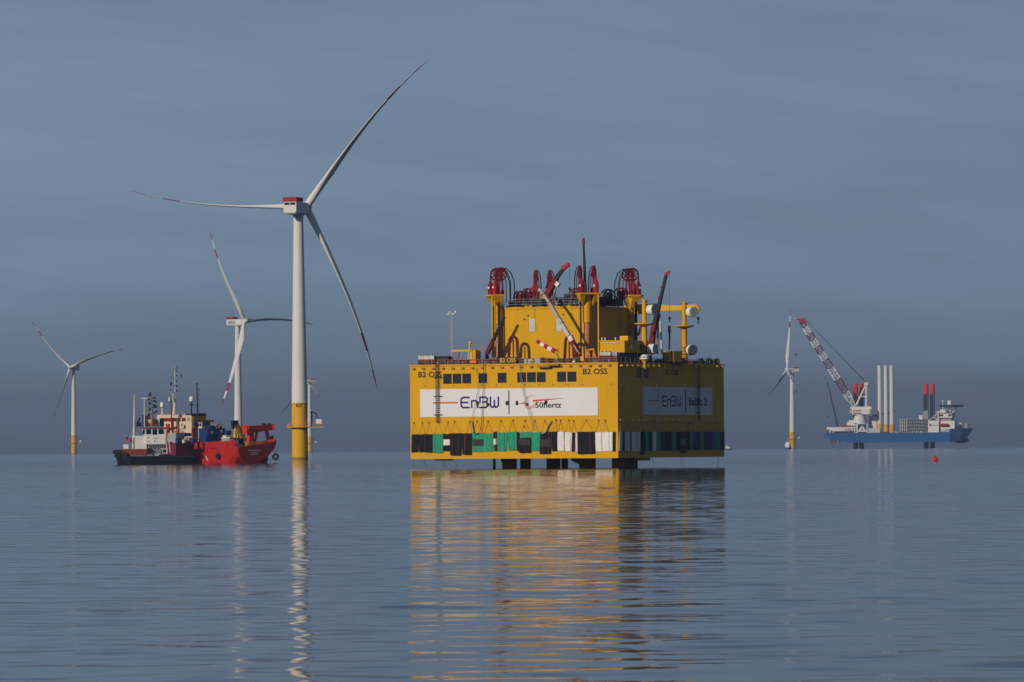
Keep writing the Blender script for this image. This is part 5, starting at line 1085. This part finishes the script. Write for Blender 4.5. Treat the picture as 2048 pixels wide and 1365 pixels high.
tbox('winch', 305, 322, 899, 910, .5, 1.5, 'steel'); tbox('tow_gear', 321, 335, 897, 908, .8, 1.5, 'lightgrey'); tbox('hatch', 326, 332, 899.5, 905.5, .7, .2, 'navy')
for x0, x1 in ((331.5, 334), (335.5, 341)): MB().beam(tv(x0, 874, 1.2), tv(x1, 906, 1.2), .22).build('stay', 'lightgrey', tug)
a, b = tv(309, 909.3, -.05), tv(318.5, 907.5, -.05); MB().box(a.x, b.x, -.22, .05, a.z+.02, a.z+.16).build('lettering', 'white', tug); MB().box(a.x+.1, b.x-.1, -.22, .05, a.z-.3, a.z-.16).build('lettering', 'white', tug)
def ttube(name, x0, y0, x1, y1, v, r0, r1, mat, par=None): return MB().tube(tv(x0, y0, v), tv(x1, y1, v), r0, r1, 10).build(name, mat, par or tug)
pm = ttube('pole_mast', 268, 872, 269, 790, 2.5, .3, .17, 'lightgrey'); ttube('pole_base', 267.5, 898, 268.5, 852, 2.5, .42, .3, 'lightgrey')
for x1 in (261, 276): MB().tube(tv(268.5, 850, 2.5), tv(x1, 874, 2.5), .05, n=4).build('stay', 'lightgrey', pm)
rm = ttube('radar_mast', 289, 857, 288.8, 797, 3, .2, .14, 'lightgrey'); MB().beam(tv(282.5, 797, 3), tv(295, 797, 3), .22).build('radar', 'white', rm)
lm = ttube('lamp_mast', 304.5, 853, 302.5, 786, 4, .26, .16, 'leg_brown')
random.seed(3)
for y in (788, 792, 797, 800, 803, 808, 811, 815, 818, 820, 826, 830, 833, 838, 841, 846): 
    dx = random.choice((-5, -3.5, 4, 6)); MB().beam(tv(303, y, 4), tv(303+dx, y+random.uniform(-1, 1), 4), .1).cbox(tv(303+dx, y+1.5, 4), .5, .4, .5).build('mast_lamp', 'dark', lm)
for x, y in ((312, 804), (313, 814), (313, 823)): MB().ball(tv(x, y, 4), .28, 8, 6).build('signal_ball', 'navy', lm)
tbox('exhaust', 285.5, 288.8, 831, 855, 5, 1, 'navy'); tbox('exhaust', 320.5, 328, 837, 853.5, 5, 1.4, 'black'); mo = tbox('fire_monitor', 273, 283, 845, 853.5, 2.5, 1, 'navy'); MB().beam(tv(276, 846, 3), tv(279, 836, 3), .5, .5, .3, .3).build('nozzle', 'navy', mo)
tbox('roof_cabin', 288, 317, 839, 853.5, 5.2, 1.6, 'cream'); tbox('roof_cabin_top', 288.5, 299, 832, 839, 5.3, 1.4, 'orange_hivis')
for x in (294, 311): tbox('floodlight', x, x+3, 844, 850, 3, .5, 'dark')
MB().ball(tv(253.5, 877, 1.5), .38, 8, 6).ball(tv(262, 881, 1.5), .4, 8, 6, 1.8).build('lifebuoy', 'red_bright', tug)

# ------------------------------------------------------------------ jack-up installation ship
JU = Frame(1648, 897.5, 5480, R_(-11)); jv, ju = JU.v, JU.u
jk = thing('jackup_ship', 'blue jack-up installation ship raised on red-topped legs with lattice crane', 'ship', JU)
BM = 34.0
J = lambda px, py, v=0.0: jv(px, py, v)
zk = J(1760, 885.5).z; zdk = J(1760, 866).z; xs = J(1648.5, 870).x; xb = J(1937, 860).x
def hsec(x, zb, zt, half, rake=0): return [Vector((x, BM/2-half, zb)), Vector((x, BM/2+half, zb)), Vector((x+rake, BM/2+half, zt)), Vector((x+rake, BM/2-half, zt))]
h = MB(); x_ = lambda px: J(px, 870).x
h.ringf([hsec(x_(1648.5), J(1650, 876).z, zdk-.3, BM/2-1), hsec(x_(1662), J(1660, 878).z, zdk, BM/2), hsec(x_(1690), zk+.3, zdk, BM/2), hsec(x_(1705), zk, zdk, BM/2), hsec(x_(1880), zk, zdk, BM/2), hsec(x_(1884), zk, J(1884, 862).z, BM/2), hsec(x_(1900), zk, J(1900, 858).z, BM/2-.2, 1), hsec(x_(1915), zk+.4, J(1920, 857).z, 11, 6), hsec(x_(1925), zk+1.5, J(1930, 857).z, 5, 8), hsec(x_(1929), zk+3, J(1936, 857).z, 1.2, 4)])
hj = h.build('hull', 'hull_blue', jk)
c = J(1928, 880, BM/2); bl = MB(); bl.smooth = True
bl.ringf([[Vector((c.x-8+q*13, BM/2+math.cos(a)*r*1.1, c.z-.2+math.sin(a)*r)) for a in [2*math.pi*i/14 for i in range(14)]] for q, r in ((0, 3.0), (.4, 3.1), (.75, 2.6), (.93, 1.5), (1, .1))]); bl.build('bulbous_bow', 'navy', jk)
MB().tube(J(1911.5, 879, 2), J(1911.5, 879, -.1), 1.1, n=14).build('thruster_opening', 'navy', hj); MB().tube(J(1921, 879, 6), J(1921, 879, 4), 1.1, n=14).build('thruster_opening', 'navy', hj)
for px in (1664, 1670, 1680):
    q = J(px, 882, 8); th_ = MB().ring(q-Vector((0, 0, .6)), (1, .2, 0), 1.4, .5, 16, 6).build('thruster', 'navy', jk); MB().tube(q, q+Vector((0, 0, 2.5)), .5, n=8).build('shaft', 'navy', th_)
for px, vv in ((1711.5, 19.0), (1723, 31.0), (1852.5, 12.0), (1865, 31.0)):
    p = J(px, 880, vv); x, y = p.x, vv; zt = J(px, 768, vv).z; z1 = J(px, 789, vv).z; r = 2.35
    lg = MB().tube((x, y, -6), (x, y, z1), r, n=20).build('leg', 'navy', jk)
    MB().tube((x, y, z1), (x, y, zt), r+.02, n=20).build('leg_top', 'orange_red', lg)
    MB().tube((x, y, -6), (x, y, zk-.1), r+.06, n=20).build('leg_foot', 'navy' if px in (1711.5, 1852.5) else 'rust_red', lg)
    for k in (0, 1, 2, 3): a = math.pi/4+k*math.pi/2; MB().box(x+r*math.cos(a)-.25, x+r*math.cos(a)+.25, y+r*math.sin(a)-.25, y+r*math.sin(a)+.25, zk, z1).build('rack', 'rust' if k == 3 else 'dark', lg)
def jbox(name, x0, x1, y0, y1, v, dep, mat, par=None):
    a, b = J(x0, y1, v), J(x1, y0, v); return MB().box(a.x, b.x, v, v+dep, a.z, b.z).build(name, mat, par or jk)
# main crane around the near stern leg
ped = MB(); p = J(1723, 866, 3); xc = J(1720, 850, 8).x; zc = [J(1720, y, 8).z for y in (866, 846, 836, 828, 822)]
ped.lathe([(6.6, zc[0]), (6.8, zc[1]), (5.4, zc[2]), (5.6, zc[3]), (6.6, zc[3]), (6.6, zc[4])], (xc, 8, 0), 28); pd = ped.build('crane_pedestal', 'white', jk)
pn = jbox('emblem_panel', 1713.5, 1735, 848, 866.8, .8, .5, 'white'); jbox('emblem_field', 1715.3, 1733, 848.6, 866.4, .6, .3, 'cont_blue', pn)
a, b, cc_ = J(1717, 860.3, .5), J(1731.5, 860.3, .5), J(1724.3, 851.5, .5)
MB().add([a, b, cc_], [(0, 1, 2)]).build('emblem_triangle', 'white', pn); jbox('emblem_bar', 1716.5, 1732, 861, 863.8, .45, .1, 'white', pn)
a, b, cc_ = J(1721.5, 860.2, .35), J(1727, 860.2, .35), J(1724.3, 856, .35); MB().add([a, b, cc_], [(0, 1, 2)]).build('emblem_core', 'leg_brown', pn)
sl = jbox('slewing_house', 1704, 1742, 819, 829.5, 1.5, 12, 'white'); jbox('machinery_house', 1724, 1739.5, 818, 829, .3, 3, 'white'); jbox('slewing_deck', 1701, 1743, 813.5, 819, 2.5, 10, 'white'); jbox('dark_recess', 1706, 1723, 821, 823.5, 1.4, .2, 'rust', sl); jbox('dark_recess', 1706, 1723, 826, 828, 1.4, .2, 'dark', sl)
cb = jbox('operator_cab', 1697.5, 1703, 821.5, 827, 1.5, 3, 'white'); jbox('window', 1698, 1700.5, 822.5, 826, 1.3, .3, 'glass', cb)
# lattice boom in red and white bays
boom = []
B0, B1 = J(1709, 813, 8), J(1602, 641, 8); ax = (B1-B0).normalized(); nb = Vector((0, 1, 0)); nu = ax.cross(nb).normalized(); Ln = (B1-B0).length
def bw_(t): return 2.9*min(1, t/.12+.35)*(1 if t < .85 else 1-.45*(t-.85)/.15)
bays = [0, .10, .165, .32, .45, .545, .62, .70, .775, .85, .925, 1.0]; bc = ['white', 'white', 'red', 'white', 'red', 'white', 'red', 'white', 'red', 'white', 'red']
for i in range(len(bays)-1):
    t0, t1 = bays[i], bays[i+1]-.003; mb = MB(); m = 'white' if bc[i] == 'white' else 'rust_red'
    n = max(2, round((t1-t0)*Ln/4.0))
    cor_ = lambda t, sx, sz: B0+ax*(t*Ln)+nb*(sx*bw_(t)*.9)+nu*(sz*bw_(t))
    for sx in (-1, 1):
        for sz in (-1, 1): mb.beam(cor_(t0, sx, sz), cor_(t1, sx, sz), .62)
    for k in range(n):
        ta, tb = t0+(t1-t0)*k/n, t0+(t1-t0)*(k+1)/n
        for sx in (-1, 1):
            s_ = 1 if k % 2 else -1; mb.beam(cor_(ta, sx, s_), cor_(tb, sx, -s_), .34); mb.beam(cor_(ta, sx, -1), cor_(ta, sx, 1), .3)
        for sz in (-1, 1): mb.beam(cor_(ta, -1, sz), cor_(tb, 1, sz), .34)
    o = mb.build('boom_bay', m if m == 'white' else 'red', jk); boom.append(o)
for i in range(10):
    t = .08+i*.09; q = B0+ax*(t*Ln)+nu*(-bw_(t)*1.0); MB().beam(q, q+ax*Ln*.08, .5).build('walkway', 'dark', boom[0]) if i % 3 == 1 else None
hd = MB().beam(J(1612, 646, 8), J(1593, 638, 8), 3.4, 3.6, 1.6, 2.0).build('boom_head', 'red_bright', jk); MB().cbox(J(1601, 650, 8), 1.8, 2, 3.0).build('sheave_block', 'dark', hd); MB().cbox(J(1604, 640, 8), 7, 2.5, 1.4).build('head_walkway', 'red_top', hd); MB().cbox(J(1591.5, 638, 8), 2.5, 1.5, .8).build('tip_sheave', 'lightgrey', hd)
ap = J(1732.5, 768, 8)
af = MB().beam(J(1711, 813, 8), ap, 1.4).build('a_frame', 'white', jk); MB().beam(J(1732, 815, 8), ap, 1.3).build('a_frame_back_leg', 'white', jk); MB().beam(J(1717, 793.5, 8), J(1732, 793.5, 8), .6).build('a_frame_tie', 'white', af); MB().cbox(ap-Vector((0, 0, 1.5)), 3.5, 3, 3).build('a_frame_head', 'white', af)
for k in range(10): MB().beam(J(1735, 813-4.4*k, 8), J(1737.5, 810-4.4*k, 8), .5).build('ladder_cage', 'grey', af)
for dv in (-1.5, 1.5): MB().tube(ap+Vector((0, dv, 1)), J(1612, 641, 8+dv), .22, n=5).build('pendant_cable', 'dark', jk)
q = J(1592, 641, 8); MB().tube(q, J(1592, 709, 8), .05, n=4).build('hoist_rope', 'grey', jk); q = J(1592, 709, 8); MB().beam(q+Vector((-1.8, 0, 0)), q+Vector((1.8, 0, 0)), .8).cbox(q-Vector((0, 0, 3)), 1.0, .8, 2.4).build('hook_block', 'dark', jk)
# second crane, tanks, superstructure
ac = MB(); A0, A1 = J(1675.5, 854, 12), J(1655, 763.5, 12); ac.beam(A0, A1, 1.5, 1.5, .7, .7).build('auxiliary_boom', 'navy', jk); MB().tube(J(1655, 765, 12), J(1655, 833, 12), .06, n=4).cbox(J(1655, 836, 12), 1.0, 1, 1.4).build('auxiliary_hook', 'dark', jk)
tk = MB().lathe([(5.0, J(1749, 866, 20).z), (5.0, J(1749, 838, 20).z), (5.2, J(1749, 838, 20).z), (5.2, J(1749, 832, 20).z)], (J(1749, 850, 20).x, 20, 0), 24).build('auxiliary_crane_house', 'white', jk); MB().beam(J(1745, 832, 20), J(1790, 824, 24), 1.4).build('boom_rest', 'navy', tk)
jbox('stern_house', 1698, 1712, 841, 866, 6, 8, 'white'); jbox('deck_locker', 1736, 1760, 856.5, 866.5, 2, 5, 'lightgrey'); jbox('vent', 1694, 1698, 844, 853, 6, 2, 'white'); jbox('roof_gear', 1704, 1711, 836.5, 841, 6, 4, 'rust')
for k in range(7): y = 847+k*2.7; jbox('stair_flight', 1706.5, 1713, y, y+1.0, 1.0, .6, 'white' if k % 2 else 'dark')
for k in range(6): jbox('mooring_bitt', 1656+k*3.2, 1657.6+k*3.2, 862.5, 866, 3+k % 3, 1, 'white' if k % 2 else 'dark')
jbox('stern_platform', 1645, 1652, 861, 866, 2, 6, 'leg_brown')
sh = jbox('white_container_block', 1856.5, 1877.5, 841.5, 866.8, .3, 9, 'white'); jbox('lettering', 1864, 1875.5, 850.2, 851.8, .1, .3, 'grey', sh); jbox('emblem', 1859, 1862.5, 848.8, 852.6, .1, .3, 'dark', sh)
jbox('accommodation', 1876, 1909, 842, 862, 3, 22, 'white'); jbox('accommodation_wing', 1878, 1903, 836, 843, 5, 20, 'grey'); br = jbox('bridge', 1875, 1904, 827, 836, 3, 24, 'white'); jbox('bridge_deck', 1873, 1904.5, 826.2, 827.4, 2.6, 24, 'rust_red')
for x0, x1 in ((1879, 1886), (1896, 1899.5), (1900, 1903)): jbox('window', x0, x1, 829, 833, 2.9, .2, 'glass', br)
jbox('bridge_top', 1880, 1891, 819.5, 826.3, 6, 8, 'white')
hdk = MB().lathe([(11.2, J(1905, 814.5, 18).z), (12.0, J(1905, 811, 18).z), (12.0, J(1905, 810.2, 18).z)], (J(1903, 812, 18).x, 18, 0), 8).build('helideck', 'dark_green', jk)
for x0, x1 in ((1893, 1896), (1900, 1900), (1912, 1904)): MB().beam(J(x1, 828, 14), J(x0, 814, 14), .7).build('helideck_strut', 'white', hdk)
MB().cbox(J(1898.5, 810, 10), 3, 2, 4).build('mast_housing', 'white', jk); MB().tube(J(1886, 820, 10), J(1886, 800, 10), .35, n=8).ball(J(1886, 803, 10), .9, 8, 6).build('signal_mast', 'white', jk); MB().ball(J(1898.5, 808.5, 10), 1.1, 10, 8).build('satellite_dome', 'white', jk)
lb = MB(); q = J(1888, 850.5, 1.5); lb.smooth = True; lb.ringf([[Vector((q.x+t*4.9, 1.5+math.cos(a)*1.4*w_, q.z+math.sin(a)*1.45*w_)) for a in [2*math.pi*i/12 for i in range(12)]] for t, w_ in ((-1, .1), (-.85, .7), (-.3, 1), (.5, 1), (.88, .7), (1, .15))]); tag(lb.build('lifeboat', 'red_bright', None, JU, (q.x, 1.5, q.z-1.4)), 'red enclosed lifeboat hanging on the white superstructure of the jack-up ship', 'lifeboat')
fr2 = MB(); fr2.beam(J(1876.5, 841, 2), J(1876.5, 824, 2), .8).build('davit_post', 'white', jk); MB().beam(J(1860, 840, 2), J(1876, 826, 2), .55).build('davit_brace', 'white', jk); MB().beam(J(1872, 824, 2), J(1880, 824, 2), .9).build('davit_head', 'white', jk); MB().beam(J(1866, 835, 2), J(1876, 840, 2), .5).build('davit_brace', 'white', jk)
jbox('leg_jacking_house', 1846, 1856, 822, 842, 5, 8, 'grey'); jbox('leg_jacking_house', 1838, 1845, 831, 842, 6, 4, 'white')
for k, (x0, x1, y0) in enumerate(((1918, 1922.5, 846), (1913, 1925, 852), (1930, 1935, 846))): jbox('bow_winch', x0, x1, y0, 858, 14, 3, ('white', 'lightgrey', 'grey')[k])
MB().tube(J(1936.5, 858, 17), J(1936.5, 842, 17), .25, n=6).build('jackstaff', 'lightgrey', jk)
FJ = lambda a, b, d: Vector((a, -d, b))
p0, p1 = J(1881, 864.6), J(1899.5, 861); put_text('VIDAR', FJ, p0.x, p0.z, p1.x-p0.x, p1.z-p0.z, .1, 'lettering', 'white', jk)
p0, p1 = J(1882, 860.3), J(1897, 857.5); put_text('VIDAR', FJ, p0.x, p0.z, p1.x-p0.x, p1.z-p0.z, .1, 'lettering', 'lightgrey', jk)
for k in range(16): jbox('deck_fitting', 1790+k*4.2, 1791.5+k*4.2+random.random()*1.5, 863.5+random.random()*1.5, 866.2, 1.2, 1.2, random.choice(('lightgrey', 'rust', 'grey', 'white')))
# ---- cargo on its deck
def tower_section(px, ytop, v, label):
    p = J(px, 862, v); zt = J(px, ytop, v).z; z1 = J(px, 849, v).z; r = 2.15; root = thing('tower_section', label, 'tower', JU, (p.x, v, zdk), 'tower sections standing on the jack-up ship' if 0 else None)
    MB().tube((p.x, v, z1), (p.x, v, zt), r, r*.92, 24).build('tube', 'tower_white', root); MB().tube((p.x, v, zdk), (p.x, v, z1), r+.25, r+.1, 20).build('grillage', 'yellow_tp', root)
    for k in range(3): MB().tube((p.x, v, z1+(zt-z1)*(k+1)/4-.15), (p.x, v, z1+(zt-z1)*(k+1)/4+.15), r+.06, n=24).build('flange', 'tower_white', root)
tower_section(1760, 731.5, 15, 'white turbine tower on deck nearest the crane of the jack-up ship')
tower_section(1772.5, 731.5, 17, 'white turbine tower on deck standing between two others on the jack-up ship')
tower_section(1784, 731.5, 12, 'white turbine tower on deck nearest the blade racks of the jack-up ship')
v = 3; root = thing('stowed_nacelle', 'white turbine nacelle with red rail stowed on the stern of the jack-up ship', 'nacelle', JU, (J(1680, 866, v).x, v, zdk)); a, b = J(1668, 863, v), J(1706, 854.5, v)
bd = MB().box(a.x, b.x, v, v+4.2, a.z, b.z).build('body', 'tower_white', root); MB().beam(J(1654, 857, v+2), J(1669, 859, v+2), 2.4, 2.4, 3.4, 3.6).build('hub', 'tower_white', root); a2, b2 = J(1681, 854.4, v), J(1705, 851.4, v); MB().box(a2.x, b2.x, v-.1, v+4.3, b.z+.01, b2.z).build('rail', 'red_top', root)
p0, p1 = J(1690, 862, v), J(1704, 857.5, v); logo(lambda a_, b_, d: Vector((a_, v-d, b_)), p0.x, p0.z, p1.x-p0.x, p1.z-p0.z, .05, 'lettering', 'ink', bd, .17)
MB().box(a.x, b.x, v+.3, v+4, zdk, a.z-.01).build('cradle', 'dark', root)
for r in range(4):
    for k in range(6):
        px = 1817.5+k*6.7; y = 861.5-r*6.6; v = 4+.0*k; q = J(px, y, v); root = thing('racked_rotor_blade', 'pale blade stowed crosswise in the rack, its round root facing the side', 'rotor blade', JU, (q.x, v, q.z-1.2), 'blades racked on the jack-up ship')
        MB().tube((q.x, v, q.z), (q.x, v+25, q.z), 1.15, .8, 16).build('body', 'lightgrey', root); MB().tube((q.x, v-.02, q.z), (q.x, v+.1, q.z), .9, n=16).build('root_opening', 'black', root)
rk = thing('blade_rack', 'grey steel rack holding the stacked blades on the jack-up ship', 'rack', JU, (J(1828, 866, 3.6).x, 3.6, zdk))
for r in range(5): a, b = J(1799, 866-r*6.6, 3.6), J(1857, 864.6-r*6.6, 3.6); MB().box(a.x, b.x, 3.2, 4.2, a.z, b.z).build('shelf', 'grey', rk)
for px in (1800, 1804, 1808.5, 1812.5, 1856): a, b = J(px, 866.3, 3.2), J(px+1.2, 838.5, 3.2); MB().box(a.x, b.x, 2.8, 3.9, a.z, b.z).build('upright', 'lightgrey', rk)
for r in range(4): a, b = J(1800.5, 864.5-r*6.6, 5), J(1812, 860.5-r*6.6, 5); MB().box(a.x, b.x, 5, 25, a.z, b.z).build('tip_cradle', 'lightgrey', rk)

# ------------------------------------------------------------------ small craft and buoy
def launch(px, py, D, rz, ln, label, hullm, housem, name):
    fr = Frame(px, py, D, rz); r = thing(name, label, 'boat', fr); s = ln/16
    sec_ = lambda x, hw, z0, zt: [Vector((x*s, -hw*s, zt*s)), Vector((x*s, -hw*.8*s, z0*s)), Vector((x*s, hw*.8*s, z0*s)), Vector((x*s, hw*s, zt*s))]
    MB().ringf([sec_(-8, 2.6, -.6, 1.8), sec_(0, 2.8, -.7, 1.9), sec_(5, 2.2, -.5, 2.3), sec_(8, .3, .8, 2.7)]).build('hull', hullm, r)
    MB().box(-4*s, 3.2*s, -2*s, 2*s, 1.85*s, 4.6*s).build('deckhouse', housem, r); wh_ = MB().box(-1.5*s, 3*s, -1.8*s, 1.8*s, 4.6*s, 6.8*s).build('wheelhouse', housem, r)
    for y in (-1.83, 1.8): MB().box(-1.2*s, 2.7*s, y*s, (y+.03)*s, 5.4*s, 6.4*s).build('window', 'glass', wh_)
    MB().box(3.0*s, 3.03*s, -1.6*s, 1.6*s, 5.4*s, 6.4*s).build('window', 'glass', wh_); MB().tube((0, 0, 6.8*s), (-.6*s, 0, 11*s), .15*s, n=6).beam((-1.5*s, 0, 9*s), (1*s, 0, 9*s), .15*s).build('mast', 'lightgrey', r)
launch(1576, 898, 5600, R_(75), 17, 'small white crew boat moored at the foot of the wind turbine by the jack-up ship', 'hull_blue', 'white', 'crew_boat')
launch(1454.5, 899, 6000, R_(180), 10, 'tiny dark motor boat far off beside the yellow platform', 'navy', 'white', 'motor_boat')
BU = Frame(1871, 924, 1200, 0.0); bu = thing('mooring_buoy', 'red ball mooring buoy floating alone below the jack-up ship', 'buoy', BU)
MB().ball((0, 0, .42), .58, 24, 14).build('ball', 'buoy', bu); MB().lathe([(.59, .36), (.6, .42), (.59, .48)], (0, 0, 0), 24, cap=False).build('band', 'buoy', bu); MB().ring((0, 0, 1.08), (0, 1, 0), .11, .035, 12, 5).build('eye', 'dark', bu)

# ------------------------------------------------------------------ haze
hz = bx(-16500, 16500, -16500, 16500, -21, 150)
o = hz.build('haze', 'yellow'); o.data.materials.clear()
m = bpy.data.materials.new('haze_air'); m.use_nodes = True; t = m.node_tree; t.nodes.clear()
mo_ = t.nodes.new('ShaderNodeOutputMaterial'); pvn = t.nodes.new('ShaderNodeVolumePrincipled'); t.links.new(pvn.outputs[0], mo_.inputs['Volume'])
pvn.inputs['Density'].default_value = HAZE_DENSITY if 'HAZE_DENSITY' in globals() else .000075
pvn.inputs['Color'].default_value = (.53, .66, .90, 1); pvn.inputs['Anisotropy'].default_value = .35
o.data.materials.append(m); tag(o, kind='stuff')
